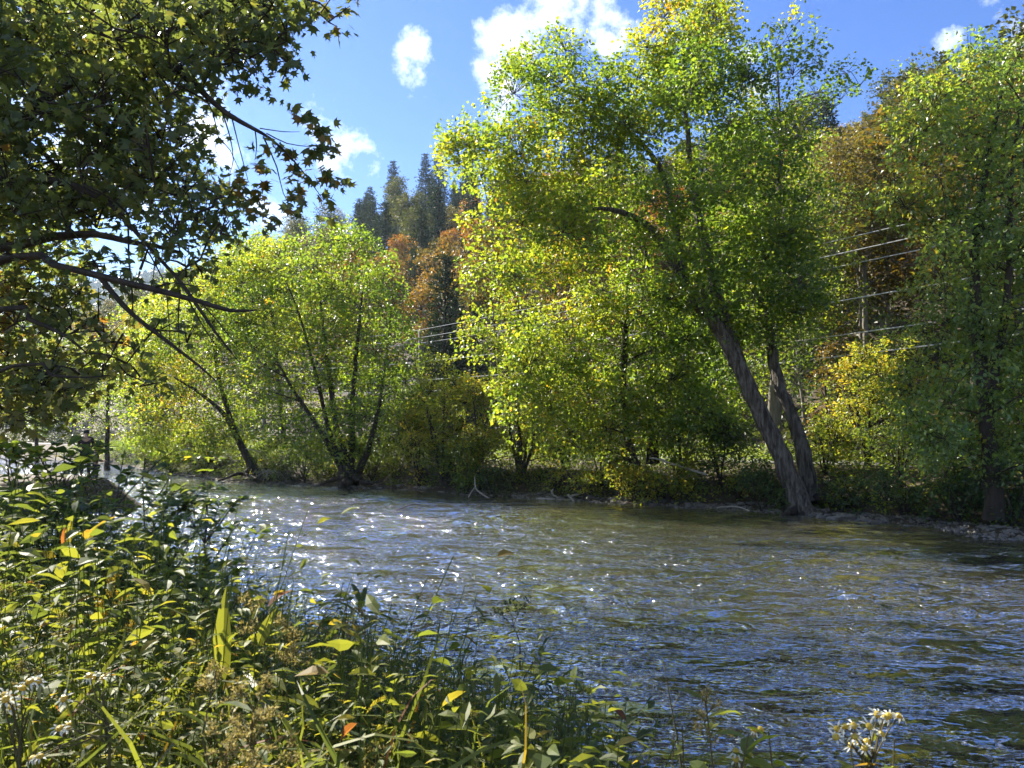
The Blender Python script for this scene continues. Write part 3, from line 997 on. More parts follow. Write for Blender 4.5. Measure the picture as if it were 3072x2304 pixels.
while len(pts) < 285 and tries < 9000:
    tries += 1
    q = 40 + (hr.random() ** .85) * 116
    u = q * hr.uniform(.05, 2.1) if hr.random() < .74 else 80 + 220 * hr.random()
    x, y = (q - u) * .70711, (q + u) * .70711
    if abs(q - float(road_q(u))) < 7.5:
        continue
    sp = 5.2 + (y / 100) * 1.6
    if min((x - a) ** 2 + (y - b) ** 2 for a, b in pts) < sp * sp:
        continue
    px = 1536 + x / y * F
    # small dark conifers stand in for shade on the slope behind the utility pole
    n_ = math.sin(x * .05 + 1) + math.sin(y * .041 + 2) + math.sin((x + y) * .03)
    r_ = hr.random()
    ridge = q > 95
    if q < 50 and 1220 < px < 1480:
        kind = 'c1'
    elif q < 66 and 1150 < px < 1560:
        kind = ['d1', 'd0', 'd1', 'd4'][int(hr.integers(4))]
    elif q > 84 and 1080 < px < 1600 and r_ < .7:
        kind = ['c0', 'c2', 'c0', 'c1'][int(hr.integers(4))]
    elif r_ < .13:
        kind = 'c1'
    elif n_ > .5:
        kind = ['d1', 'd0', 'd0', 'd4', 'd3', 'd2'][int(hr.integers(6))]
    else:
        kind = ['d0', 'd3', 'd5', 'd3', 'd4', 'd5'][int(hr.integers(6))]
    pts.append((x, y))
    put_hill(kind, x, y, hr.uniform(0, 6.28), hr.uniform(.8, 1.2))

# --- pale bare trunks of young trees along the foot of the hill, right of the leaning maple
for (px, topx, D, h, r, lab) in ((2495, 2465, 41, 9.5, .11, 'pale slender trunk, left of the pair below the wires'),
                                 (2505, 2488, 42.5, 9.5, .10, 'pale slender trunk, right of the pair below the wires'),
                                 (2600, 2575, 47, 15, .19, 'thick pale trunk in the dark wood behind the wires'),
                                 (2655, 2622, 48, 14, .13, 'forked pale trunk right of the thick one behind the wires'),
                                 (2405, 2395, 40, 7.5, .09, 'mottled pale trunk just right of the leaning trunks'),
                                 (2565, 2556, 39, 4.5, .09, 'short pale trunk standing above the sunlit bush')):
    b = on_ground(px, D)
    tpx = W(topx, 1300, D)
    wd = MB()
    top = np.array([tpx[0] + .2, D + .3, b[2] + h])
    p, r_ = resample([b - [0, 0, .3], b * .66 + top * .34 + [.12, 0, 0], b * .33 + top * .67 + [-.08, 0, 0], top], [r * 1.15, r, r * .8, r * .4], .6)
    wd.tube(p, r_, 9, rough=.05)
    cl = MB()
    for k in range(9):
        t = rng.uniform(.55, 1)
        q0 = p[int(t * (len(p) - 1))]
        e = q0 + np.array([rng.normal() * 1.3, rng.normal() * 1.3, rng.uniform(.4, 1.6)])
        wd.tube(limb_path(q0, e, 5), np.linspace(.045, .012, 5), 5)
        sp, ax = clump_sprays(e, .8, 9)
        sprays_to_leaves(cl, sp, ax, 12, .7, .17, .14, T_RHOMB, np.full(9, .5 + rng.normal() * .12), .5)
    if 'fork' in lab:
        k = len(p) // 2
        wd.tube(limb_path(p[k], p[k] + np.array([1.3, .2, 6]), 7), np.linspace(r * .7, .04, 7), 7)
    t = thing('slender_tree', lab, 'tree', b)
    obj('trunk', wd.mesh('slender_wood', M_BARKL, b, True, False), t)
    obj('crown', cl.mesh('slender_crown', M_SHRUB, b), t)


# ------------------------------------------------------------------ shrubs of the far bank
def shrub(px, D, hpx, wpx, lab, mat=M_SHRUB, tint0=.5, n=20, leafL=.11, leafW=.07, zoff=0, seed=0, dens=1.0, cat='shrub', dmul=1.0, name='shrub', spn=13, base_lift=.12, group=None):
    b = on_ground(px, D)
    h = hpx / F * D
    w = wpx / F * D / 2
    cl, tr = [], []
    for k in range(n):
        a = rng.uniform(0, 6.28)
        t = rng.uniform(base_lift, 1) ** .8
        rr = w * math.sqrt(max(.05, 1 - (t - .45) ** 2 * 2.2)) * rng.uniform(.1, .9)
        cl.append((b[0] + rr * math.cos(a), b[1] + rr * math.sin(a) * dmul, b[2] + h * t * rng.uniform(.86, 1.0), min(h, w * 1.2) * rng.uniform(.20, .32), tint0 + rng.normal() * .09))
    for k in range(5):
        a = rng.uniform(0, 6.28)
        e = b + np.array([math.cos(a) * w * .45, math.sin(a) * w * .45, h * rng.uniform(.5, .8)])
        p = limb_path(b - [0, 0, .1], e, 5)
        tr.append([(*q, r) for q, r in zip(p, np.linspace(.035, .012, 5) * max(1, h / 2.5))])
    ms = build_tree(tr, cl, mat, M_BARKD, leafL=leafL, leafW=leafW, spn=spn, dens=dens * 1.5, Ls=.42, name='shrub', base=b, flare=0, trunk_sides=6)
    return plant_tree(name, lab, cat, ms, group, 'stems', 'foliage')


SH = [  # sunlit look of the brighter shrubs is put into their tint
    (1330, 37.5, 370, 270, 'tall leafy shrub below the utility pole on the far bank', M_SHRUB, .74),
    (1260, 38.5, 270, 190, 'sunlit leafy shrub left of the one below the utility pole', M_SHRUB, .70),
    (1440, 36.0, 370, 280, 'yellow-green shrub left of the straight-stemmed maple', M_SHRUB, .76),
    (1560, 35.5, 420, 260, 'bright leafy shrub under the yellow-green maple', M_SHRUB, .74),
    (1690, 34.5, 330, 240, 'loose shrub arching over the driftwood snag', M_SHRUB, .70),
    (1230, 40.5, 240, 220, 'dull green shrub beside the fan of dark stems', M_SHRUB, .42),
    (1400, 35.5, 150, 180, 'low olive shrub near the forked white branch at the water', M_SHRUB, .40),
    (1800, 33.0, 230, 230, 'green shrub behind the sunlit grassy clump', M_SHRUB, .55),
    (2040, 31.0, 330, 260, 'olive shrub left of the leaning trunks', M_SHRUB, .52),
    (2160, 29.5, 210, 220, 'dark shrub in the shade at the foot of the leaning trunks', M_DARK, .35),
    (2600, 29.5, 360, 300, 'yellow sunlit bush right of the leaning trunks', M_SHRUB, .78),
    (2500, 31.5, 380, 170, 'orange-topped bush beside the yellow sunlit bush', M_AUT, .40),
    (2470, 28.5, 190, 200, 'pale green low shrub below the sunlit bush', M_SHRUB, .62),
    (2690, 26.5, 200, 260, 'fading brown-green shrub on the bank behind the stony shore', M_SHRUB, .35),
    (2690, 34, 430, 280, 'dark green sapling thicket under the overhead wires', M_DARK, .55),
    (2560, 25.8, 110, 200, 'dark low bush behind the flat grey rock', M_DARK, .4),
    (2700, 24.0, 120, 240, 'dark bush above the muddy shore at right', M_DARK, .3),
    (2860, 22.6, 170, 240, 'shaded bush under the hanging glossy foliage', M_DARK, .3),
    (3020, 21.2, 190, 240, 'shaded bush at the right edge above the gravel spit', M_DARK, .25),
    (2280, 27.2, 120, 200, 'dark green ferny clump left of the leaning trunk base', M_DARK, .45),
    (2010, 29.4, 120, 240, 'sunlit low leafy clump on the bank above the shingle', M_SHRUB, .74),
    (1900, 30.2, 100, 170, 'yellowing low bush at the water edge by the shingle', M_SHRUB, .80),
    (1860, 31.0, 190, 130, 'bright grassy green clump at the water edge', M_GRASS, .5),
    (1760, 32.0, 90, 190, 'low yellow-green growth over the pale driftwood', M_SHRUB, .78),
    (1480, 34.5, 80, 150, 'low dark green clump at the water, right of the forked branch', M_DARK, .6),
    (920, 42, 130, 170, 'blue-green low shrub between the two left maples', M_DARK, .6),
    (820, 43.5, 110, 150, 'low shrub over the exposed roots of the leaning maple', M_SHRUB, .5),
    (620, 50, 150, 240, 'pale sunlit shrub at the water far upstream', M_SHRUB, .7),
    (520, 54, 130, 200, 'grassy shrub by the gravel bar far upstream', M_SHRUB, .66),
    (1120, 41, 120, 180, 'shaded low shrub right of the fanned stems', M_SHRUB, .35),
    (440, 62, 110, 180, 'distant grey-green shrub below the road', M_DARK, .7),
]
for k, (px, D, hpx, wpx, lab, mat, t0) in enumerate(SH):
    shrub(px, D, hpx, wpx, lab, mat, t0, n=int(14 + 10 * (hpx / 300)), leafL=.12, leafW=.075, dens=.85)

for k in range(26):
    u_ = 6 + k * 1.45 + rng.uniform(-.5, .5)
    q_ = float(far_edge(u_)) + rng.uniform(.9, 1.9)
    x_, y_ = (q_ - u_) * .70711, (q_ + u_) * .70711
    if abs(1536 + x_ / y_ * F - 2410) < 110:
        continue
    shrub(1536 + x_ / y_ * F, y_, rng.uniform(.7, 1.3) * F / y_, rng.uniform(1.5, 2.4) * F / y_, 'low bright leafy clump overhanging the far waterline', M_SHRUB, rng.uniform(.55, .78), n=9, dens=.8,
          group='low leafy clumps along the far waterline', base_lift=.05)

# loose leafy ground cover over the far bank and the slope behind it
gc = MB()
n = 60000
u = rng.uniform(-2, 100, n)
off = rng.uniform(.55, 10.0, n)
off = np.where(u > 75, .9 + off * .55, off)
q = far_edge(u) + off
x, y = (q - u) * .70711, (q + u) * .70711
c = np.stack([x, y, ground_z(x, y) + rng.uniform(0, .62, n) * (1 + .6 * wave(x, y, 1.1))], -1)
gc.leaves(T_RHOMB, c, rng.normal(size=(n, 3)) * [1, 1, .5] + [0, 0, .3], rng.normal(size=(n, 3)) * .6 + [0, 0, 1], rng.uniform(.09, .19, n), rng.uniform(.05, .09, n),
          np.clip(.42 + .28 * wave(x, y, .7) + rng.normal(size=n) * .12, 0, 1))
obj('bank_ground_cover', gc.mesh('bank_cover', M_SHRUB), kind='stuff', label='low leafy ground cover over the far bank', category='ground cover')

# forest floor brush on the hillside
gc = MB()
n = 60000
u = rng.uniform(2, 60, n)
u = np.where(rng.random(n) < .5, rng.uniform(60, 230, n), u)
q = road_q(u) + 4.5 + rng.random(n) ** 1.5 * 85
x, y = (q - u) * .70711, (q + u) * .70711
c = np.stack([x, y, ground_z(x, y) + rng.uniform(0, 1.6, n)], -1)
gc.leaves(T_RHOMB, c, rng.normal(size=(n, 3)) * [1, 1, .5] + [0, 0, .3], rng.normal(size=(n, 3)) * .6 + [0, 0, 1], rng.uniform(.3, .65, n), rng.uniform(.18, .36, n),
          np.clip(.12 + .25 * wave(x, y, .2) + rng.normal(size=n) * .12, 0, 1))
obj('hillside_brush', gc.mesh('hillside_brush', M_HGREEN), kind='stuff', label='brownish brush and leaf litter on the hillside floor', category='brush')

# ------------------------------------------------------------------ far hazy ridge with its forest
n = 80
xs = np.linspace(-1300, 500, n)
ys = np.linspace(900, 1600, 24)
X, Y = np.meshgrid(xs, ys, indexing='ij')


def ridge_z(x, y):
    t = np.clip((y - 900) / 480, 0, 1)
    top = 262 + 14 * np.sin(x * .008) + 8 * np.sin(x * .021 + 1) - .00009 * (x + 560) ** 2
    return 4 + (top - 4) * np.sin(t * math.pi / 2) ** 1.2 + 4 * wave(x, y, .02)


v = np.stack([X, Y, ridge_z(X, Y)], -1).reshape(-1, 3)
i = np.arange(n - 1)[:, None] * 24
j = np.arange(23)[None]
f = np.stack([i + j, i + 24 + j, i + 25 + j, i + j + 1], -1).reshape(-1, 4)
obj('hill', mesh_from('far_ridge', v, f, [M_GROUND], smooth_sh=True), kind='structure')
ff = MB()
n = 5200
x = rng.uniform(-1050, 100, n)
y = rng.uniform(930, 1400, n)
z = ridge_z(x, y)
con = rng.random(n) < np.where(z > 225, .75, .3)
for sel, ht, rad, tn in ((con, 20, 4.2, .15), (~con, 14, 7, .5)):
    k = int(sel.sum())
    c = np.stack([x[sel], y[sel], z[sel] - 2], -1)
    a = np.linspace(0, 6.283, 7)[:-1]
    hs_ = ht * rng.uniform(.7, 1.25, k)
    rs = rad * rng.uniform(.7, 1.2, k)
    ring1 = c[:, None] + np.stack([np.cos(a)[None] * rs[:, None], np.sin(a)[None] * rs[:, None], np.repeat((hs_ * (.15 if tn < .3 else .35))[:, None], 6, 1)], -1)
    ring2 = c[:, None] + np.stack([np.cos(a + .5)[None] * rs[:, None] * (.5 if tn < .3 else .85), np.sin(a + .5)[None] * rs[:, None] * (.5 if tn < .3 else .85), np.repeat((hs_ * (.55 if tn < .3 else .75))[:, None], 6, 1)], -1)
    ring2 += rng.normal(size=ring2.shape) * .5
    tip = c + np.stack([0 * hs_, 0 * hs_, hs_], -1)
    vv = np.concatenate([ring1, ring2, tip[:, None]], 1).reshape(-1, 3)
    tr = []
    for q_ in range(6):
        q2 = (q_ + 1) % 6
        tr += [[q_, q2, 6 + q2], [q_, 6 + q2, 6 + q_], [6 + q_, 6 + q2, 12]]
    fs = (np.array(tr)[None] + (np.arange(k) * 13)[:, None, None]).reshape(-1, 3)
    ff.add(vv, fs, np.repeat(np.clip(tn + rng.normal(size=k) * .15, 0, 1), 13))
obj('far_forest', ff.mesh('far_forest', M_HGREEN), kind='stuff', label='hazy forest covering the distant ridge upstream', category='forest')

# ------------------------------------------------------------------ power line along the road
poles = []
WU = [-12, 34, 78, 122]
for k, u in enumerate(WU):
    q = 39.2 if k != 1 else 40.0
    if k == 1:
        b = on_ground(1258, 63.5)
    else:
        b1 = on_ground(1258, 63.5)
        dirv = np.array([-.60, .80])
        s = (u - 34) * 1.0
        b = np.array([b1[0] + dirv[0] * s, b1[1] + dirv[1] * s, 0])
        b[2] = gz(b[0], b[1])
    poles.append(b)
pole_top = [b[2] + 0 for b in poles]
HP = 8.9
pd_ = unit(np.array([-.60, .80, 0]))
pn = np.array([.80, .60, 0])
zc = [max(poles[1][2], p[2]) for p in poles]
for k, b in enumerate(poles):
    if k == 0:
        lab = 'wooden utility pole with crossarm hidden in trees at far right'
    elif k == 1:
        lab = 'wooden utility pole with a pale crossarm between the two green maples'
    else:
        lab = 'distant utility pole beside the road upstream, number %d beyond the visible crossarm' % (k - 1)
        lab = ['utility pole farther up the road behind the left maples', 'farthest utility pole up the road at left'][k - 2]
    t = thing('utility_pole', lab, 'utility pole', b, 'utility poles along the road')
    mb = MB()
    mb.tube([(0, 0, -.5), (.02, 0, 4), (0, 0, HP + .95)], [.16, .14, .11], 10)
    obj('pole', mb.mesh('pole', M_POLE, smooth_sh=True, tint=False), t)
    mb = MB()
    mb.tube([-pn * 1.25 + [0, 0, HP], pn * 1.25 + [0, 0, HP]], [.075, .075], 4)
    ca = obj('crossarm', mb.mesh('crossarm', M_DRIFT, tint=False), t)
    for s in (-1.12, 1.12, 0):
        mb = MB()
        o0 = pn * s + np.array([0, 0, HP + (.06 if s else .95)])
        mb.tube([o0, o0 + [0, 0, .08], o0 + [0, 0, .16], o0 + [0, 0, .2]], [.03, .075, .06, .03], 8)
        obj('insulator', mb.mesh('insulator', M_INSUL, tint=False), t)
labs = ['highest of the overhead wires along the road', 'second highest overhead wire along the road', 'third overhead wire from the top along the road',
        'middle overhead wire below the crossarm', 'thin upper telephone wire of the lower pair', 'lowest thick telephone cable along the road']
for wi, (s, hh, r, sag) in enumerate(((0, HP + 1.15, .024, .25), (-1.12, HP + .26, .024, .3), (1.12, HP + .26, .024, .3), (.12, HP - 1.5, .032, .35), (.12, HP - 3.0, .028, .4), (.12, HP - 3.9, .036, .45))):
    P = []
    for k in range(len(poles) - 1):
        a = poles[k] + pn * s + [0, 0, hh]
        b = poles[k + 1] + pn * s + [0, 0, hh]
        for t in np.linspace(0, 1, 15, endpoint=False):
            P.append(a * (1 - t) + b * t + [0, 0, -sag * 4 * t * (1 - t)])
    P.append(poles[-1] + pn * s + [0, 0, hh])
    mb = MB()
    mb.tube(P, r, 5)
    obj('overhead_wire', mb.mesh('wire', M_WIRE, tint=False), label=labs[wi], category='wire', group='overhead wires along the road')

# small white roadside marker far upstream
b = on_ground(388, 84)
t = thing('road_marker', 'small white roadside marker post by the road far upstream', 'marker', b)
mb = MB()
mb.tube([(0, 0, -.2), (0, 0, 2.0)], [.04, .04], 6)
obj('post', mb.mesh('post', M_POLE, tint=False), t)
for dx in (-.13, .13):
    mb = MB()
    mb.tube([(dx, -.05, 1.45), (dx, -.05, 2.05)], [.10, .10], 4)
    obj('panel', mb.mesh('panel', M_INSUL, tint=False), t)


# ------------------------------------------------------------------ stones, roots and driftwood on the far shore
def stone_mesh(seed):
    r_ = np.random.default_rng(seed)
    import bmesh
    bm = bmesh.new()
    bmesh.ops.create_icosphere(bm, subdivisions=2, radius=1)
    for vv in bm.verts:
        p = np.array(vv.co)
        d = 1 + .22 * math.sin(p[0] * 3 + seed) * math.cos(p[1] * 2.5 + seed * 2) + .12 * r_.normal()
        vv.co = Vector(np.sign(p) * np.abs(p) ** .7 * d)
    me = bpy.data.meshes.new('stone')
    bm.to_mesh(me)
    bm.free()
    me.materials.append(M_STONE)
    return me


stones = [stone_mesh(s) for s in range(6)]


def put_stone(x, y, sx, sy, sz, rz, label, group=None, k=0, lift=.25):
    o = obj('stone', stones[k % 6], loc=(x, y, max(gz(x, y), -.05) + sz * lift))
    o.scale = (sx, sy, sz)
    o.rotation_euler = (random.uniform(-.15, .15), random.uniform(-.15, .15), rz)
    o['label'] = label
    o['category'] = 'stone'
    if group:
        o['group'] = group


def at_water(px, py):
    D = CAMZ * F / (py - 1308)
    return (px - 1536) / F * D, D


x, y = at_water(2528, 1558)
put_stone(x, y + .25, .42, .22, .13, .15, 'largest flat grey rock at the waterline right of the leaning trunks', None, 1, .5)
x, y = at_water(2618, 1568)
put_stone(x, y + .2, .24, .16, .09, .6, 'small flat stone just right of the largest flat rock', None, 2, .5)
x, y = at_water(2465, 1553)
put_stone(x, y + .2, .18, .13, .09, .2, 'dark stone just left of the largest flat rock', None, 3, .5)
x, y = at_water(2440, 1548)
put_stone(x, y + .3, .16, .12, .07, .2, 'small stone at the waterline below the leaning trunk', None, 4, .5)
for k in range(230):
    u = random.choice([random.uniform(5, 22), random.uniform(3, 30), random.uniform(30, 62)])
    q = float(far_edge(u)) + random.uniform(-.15, 1.0)
    x, y = (q - u) * .70711, (q + u) * .70711
    s = random.uniform(.05, .14) * (1.4 if u > 35 else 1)
    put_stone(x, y, s * 1.5, s, s * .5, random.uniform(0, 6), 'small grey-brown stone on the narrow far shore', 'shore stones', k)
gr = MB()
n = 2600
u = np.concatenate([rng.uniform(4, 26, n // 2), rng.uniform(-4, 8, n // 4), rng.uniform(26, 64, n // 4)])
q = far_edge(u) + rng.uniform(-.45, 1.1, len(u))
q = np.where(u < 6, q - rng.uniform(0, .8, len(u)), q)
x, y = (q - u) * .70711, (q + u) * .70711
base = np.array([[1, 0, 0], [-.5, .87, 0], [-.5, -.87, 0], [0, 0, .7], [0, 0, -.5]])
tr = np.array([[0, 1, 3], [1, 2, 3], [2, 0, 3], [1, 0, 4], [2, 1, 4], [0, 2, 4]])
s = rng.uniform(.025, .07, len(u))
vv = np.stack([x, y, np.maximum(ground_z(x, y), -.02) + .015], -1)[:, None] + base[None] * s[:, None, None] * rng.uniform(.6, 1.5, (len(u), 1, 3))
gr.add(vv.reshape(-1, 3), (tr[None] + (np.arange(len(u)) * 5)[:, None, None]).reshape(-1, 3))
obj('shore_gravel', gr.mesh('gravel', M_STONE, tint=False), kind='stuff', label='loose gravel along the far waterline', category='gravel')


def stick(name, label, cat, paths, mat, group=None):
    """paths: list of [(px,py,D,r)...]; first is the main stem"""
    base = W(*paths[0][0][:3])
    mb = MB()
    for pth in paths:
        pp = np.array(PT(pth))
        p, r = resample(pp[:, :3], pp[:, 3], .12)
        p[1:-1] += rng.normal(size=(len(p) - 2, 3)) * r[1:-1, None] * .25
        mb.tube(p, r, 7, rough=.05)
    o = obj(name, mb.mesh(name, mat, base, True, False), loc=base)
    o['label'] = label
    o['category'] = cat
    if group:
        o['group'] = group


stick('fallen_branch', 'forked whitish dead branch propped at the water left of the driftwood', 'branch',
      [[(1470, 1496, 33.0, .035), (1440, 1478, 33.2, .035), (1426, 1460, 33.4, .03), (1424, 1430, 33.6, .02)], [(1405, 1492, 33.0, .02), (1415, 1475, 33.2, .025), (1426, 1460, 33.4, .025)]], M_DRIFT)
stick('driftwood', 'hook-shaped bleached driftwood standing at the water edge', 'driftwood',
      [[(1672, 1492, 32, .04), (1660, 1485, 32, .045), (1655, 1476, 32, .04), (1660, 1467, 32, .03)]], M_DRIFT)
stick('driftwood', 'bleached driftwood limb lying low over the water beside the hooked one', 'driftwood',
      [[(1725, 1508, 31.2, .04), (1712, 1492, 31.3, .05), (1705, 1484, 31.4, .045)], [(1705, 1490, 31.3, .04), (1730, 1484, 31.5, .04), (1745, 1480, 31.8, .025)]], M_DRIFT)
stick('driftwood', 'grey driftwood log lying along the waterline under low yellow growth', 'driftwood',
      [[(1610, 1497, 32.2, .05), (1660, 1500, 32, .06), (1720, 1505, 31.7, .05)]], M_DRIFT)
stick('fallen_branch', 'long bleached branch slanting across the dark bank under the maple', 'branch',
      [[(1948, 1374, 29.5, .025), (1980, 1378, 29.3, .035), (2040, 1400, 29.0, .04), (2120, 1425, 28.7, .05)], [(1980, 1378, 29.3, .02), (2000, 1400, 29.1, .02), (2015, 1425, 29, .015)]], M_DRIFT)
stick('fallen_branch', 'thin bleached branch lying on the shingle left of the leaning trunk', 'branch',
      [[(2150, 1523, 27.8, .02), (2195, 1519, 27.7, .03), (2225, 1523, 27.5, .028), (2248, 1532, 27.2, .015)]], M_DRIFT)
stick('fallen_branch', 'dark branch lying in the sparkling water below the fanned maple', 'branch',
      [[(1180, 1535, 26.0, .02), (1215, 1520, 27.6, .025), (1240, 1512, 28.6, .02), (1262, 1514, 28.4, .012)]], M_BARKD)
stick('fallen_branch', 'thin white stick jutting from the leaves of the leaning maple upstream', 'branch',
      [[(735, 1346, 42, .02), (760, 1350, 42, .025), (785, 1356, 42.2, .03)]], M_DRIFT)
# exposed roots under the two left maples and the big one
for (lab, lst) in (('exposed roots of the maple leaning upstream over the water', [[(770, 1425, 43.6, .16), (720, 1420, 43, .10), (690, 1430, 42.4, .07), (655, 1443, 42, .05)], [(750, 1405, 43.6, .13), (735, 1420, 43, .10), (760, 1432, 42.6, .06), (800, 1440, 42.2, .03)], [(800, 1410, 43.6, .1), (850, 1420, 43, .08), (890, 1445, 42.2, .05)], [(820, 1400, 43.8, .08), (870, 1430, 43, .05), (930, 1450, 42, .03)]]),
                   ('dark root flare of the fan-stemmed maple at the waterline', [[(1050, 1425, 40, .28), (1045, 1445, 39.8, .25), (1020, 1458, 39.4, .16)], [(1060, 1430, 40, .2), (1090, 1445, 39.6, .14), (1130, 1447, 39.2, .07), (1150, 1445, 39, .03)], [(1040, 1430, 40, .16), (1000, 1440, 39.6, .12), (960, 1452, 39, .05)]]),
                   ('tangled dark roots at the foot of the leaning trunk', [[(2400, 1520, 26.3, .2), (2375, 1535, 26, .12), (2340, 1545, 25.6, .05)], [(2420, 1520, 26.3, .2), (2450, 1538, 25.9, .1), (2490, 1545, 25.6, .04)], [(2410, 1525, 26.2, .16), (2405, 1545, 25.8, .08)], [(2450, 1490, 27, .2), (2490, 1510, 26.6, .1), (2530, 1515, 26.3, .05)]])):
    stick('tree_roots', lab, 'roots', lst, M_BARKD)
# hanging dry root brush under the bank
mb = MB()
bb = W(815, 1415, 42.4)
for k in range(60):
    a = bb + [rng.normal() * .5, rng.normal() * .2, rng.uniform(0, .15)]
    e = a + [rng.normal() * .35, -rng.uniform(.1, .5), -rng.uniform(.3, .7)]
    mb.tube(limb_path(a, e, 4, wob=.1), [.012, .01, .008, .004], 4)
o = obj('root_brush', mb.mesh('root_brush', M_DRIFT, bb, tint=False), loc=bb, label='tuft of dry hanging rootlets under the upstream bank', category='roots')

# ------------------------------------------------------------------ maple on the near bank, its branches hanging in from the left
BASE1 = np.array([-7.6, 8.2, gz(-7.6, 8.2)])
tr1 = [[(*BASE1 - [0, 0, .2], .30), (-7.4, 8.3, 2.5, .25), (-7.3, 8.4, 4.6, .21), (-7.0, 8.4, 7.0, .16), (-6.7, 8.3, 9.5, .10), (-6.5, 8.2, 11.5, .04)]]
T_A = (-7.3, 8.4, 4.3, .08)
T_B = (-7.35, 8.35, 3.9, .10)
T_C = (-7.2, 8.4, 5.6, .12)
T_D = (-7.0, 8.4, 6.6, .12)
tr1 += [
    [T_A] + PT([(60, 730, 8.0, .045), (200, 704, 7.8, .040), (290, 703, 7.7, .034), (380, 724, 7.6, .027), (460, 738, 7.5, .02), (540, 757, 7.4, .014)]),
    [T_B] + PT([(40, 770, 7.6, .034), (160, 793, 7.3, .030), (300, 830, 7.1, .026), (450, 866, 7.0, .022), (600, 906, 6.9, .016), (690, 932, 6.9, .014), (770, 930, 6.9, .005)]),
    PT([(300, 830, 7.1, .03), (340, 880, 7.1, .025), (400, 945, 7.1, .022), (500, 1022, 7.1, .018), (600, 1100, 7.1, .012), (650, 1145, 7.1, .005)]),
    PT([(330, 610, 7.9, .028), (380, 665, 7.7, .024), (450, 745, 7.5, .02), (530, 832, 7.3, .016), (580, 900, 7.2, .018), (650, 1000, 7.2, .012), (720, 1090, 7.2, .004)]),
    [T_C] + PT([(0, 560, 8.2, .055), (150, 540, 8.1, .045), (250, 570, 8.0, .038), (330, 610, 7.9, .032)]),
    [T_D] + PT([(0, 372, 8.4, .055), (100, 318, 8.3, .048), (250, 230, 8.2, .04), (400, 150, 8.1, .03), (560, 66, 8.0, .03), (720, -10, 7.9, .012)]),
    PT([(400, 150, 8.1, .04), (500, 172, 7.8, .036), (600, 270, 7.5, .03), (680, 340, 7.3, .024), (760, 386, 7.2, .018), (810, 415, 7.1, .013), (870, 470, 7.0, .009), (920, 530, 7.0, .006), (970, 600, 7.0, .003)]),
    # thin twigs hanging from that limb
    PT([(610, 280, 7.5, .008), (640, 340, 7.4, .007), (655, 410, 7.4, .005), (690, 450, 7.4, .004), (740, 560, 7.4, .002)]),
    PT([(665, 330, 7.35, .008), (690, 410, 7.3, .006), (700, 480, 7.3, .004), (690, 520, 7.3, .003), (690, 580, 7.3, .002)]),
    PT([(695, 350, 7.3, .007), (720, 450, 7.3, .005), (745, 545, 7.3, .003)]),
    PT([(655, 410, 7.4, .004), (645, 450, 7.4, .003), (675, 490, 7.4, .002)]),
    PT([(765, 388, 7.2, .007), (770, 440, 7.2, .005), (765, 480, 7.2, .003)]),
    PT([(790, 410, 7.15, .008), (830, 500, 7.1, .006), (850, 580, 7.1, .004), (885, 640, 7.1, .002)]),
    PT([(780, 385, 7.2, .006), (850, 395, 7.1, .004), (900, 395, 7.1, .002)]),
    PT([(800, 400, 7.2, .006), (860, 430, 7.1, .005), (930, 440, 7.05, .003)]),
    # twigs hanging from the two lower limbs
    PT([(384, 640, 7.5, .010), (386, 760, 7.4, .009), (394, 850, 7.3, .008), (400, 945, 7.2, .006)]),
    PT([(430, 735, 7.4, .009), (470, 800, 7.3, .007), (500, 880, 7.2, .005), (512, 1070, 7.2, .003)]),
    PT([(540, 870, 7.2, .009), (535, 960, 7.2, .006), (540, 1060, 7.2, .003)]),
    PT([(470, 740, 7.4, .006), (460, 830, 7.3, .004), (452, 870, 7.2, .002)]),
    PT([(560, 890, 7.1, .008), (610, 980, 7.1, .006), (650, 1040, 7.1, .003)]),
    PT([(600, 906, 6.9, .009), (650, 960, 6.9, .006), (720, 1050, 6.9, .003)]),
    PT([(450, 866, 7.0, .008), (520, 848, 6.9, .006), (600, 860, 6.9, .004), (680, 862, 6.9, .002)]),
    PT([(360, 850, 7.0, .007), (400, 905, 7.0, .005), (385, 985, 7.0, .003), (420, 1060, 7.0, .002)]),
    [(-7.4, 8.3, 2.9, .07)] + PT([(0, 930, 7.6, .03), (90, 958, 7.5, .024), (200, 1010, 7.4, .015), (260, 1060, 7.4, .005)]),
    [(-7.4, 8.3, 2.4, .06)] + PT([(40, 1098, 7.2, .018), (150, 1125, 7.1, .014), (260, 1132, 7.0, .008), (330, 1125, 7.0, .004)]),
]
cl = []
poly1 = [(-260, -70), (860, -90), (880, 40), (840, 20), (760, 100), (700, 180), (600, 165), (540, 250), (520, 330), (555, 420), (540, 480), (600, 540), (680, 590),
         (640, 650), (540, 690), (420, 680), (320, 690), (150, 690), (-200, 720)]
for (px, py, r) in fill_poly(poly1, 185, 50, 85, 41):
    if 40 < px < 290 and 380 < py < 470 and abs(py - (380 + (px - 40) * .35)) < 34:
        continue
    cl += px_clumps([(px, py, r, rng.uniform(-1.4, 1.8), .42 + rng.normal() * .12)], 8.2)
poly2 = [(-200, 720), (130, 740), (240, 800), (270, 900), (330, 960), (360, 1040), (330, 1110), (230, 1180), (120, 1220), (-200, 1260)]
for (px, py, r) in fill_poly(poly2, 62, 45, 75, 43):
    cl += px_clumps([(px, py, r, rng.uniform(-1.0, 2.4), .55 + rng.normal() * .12)], 8.4)
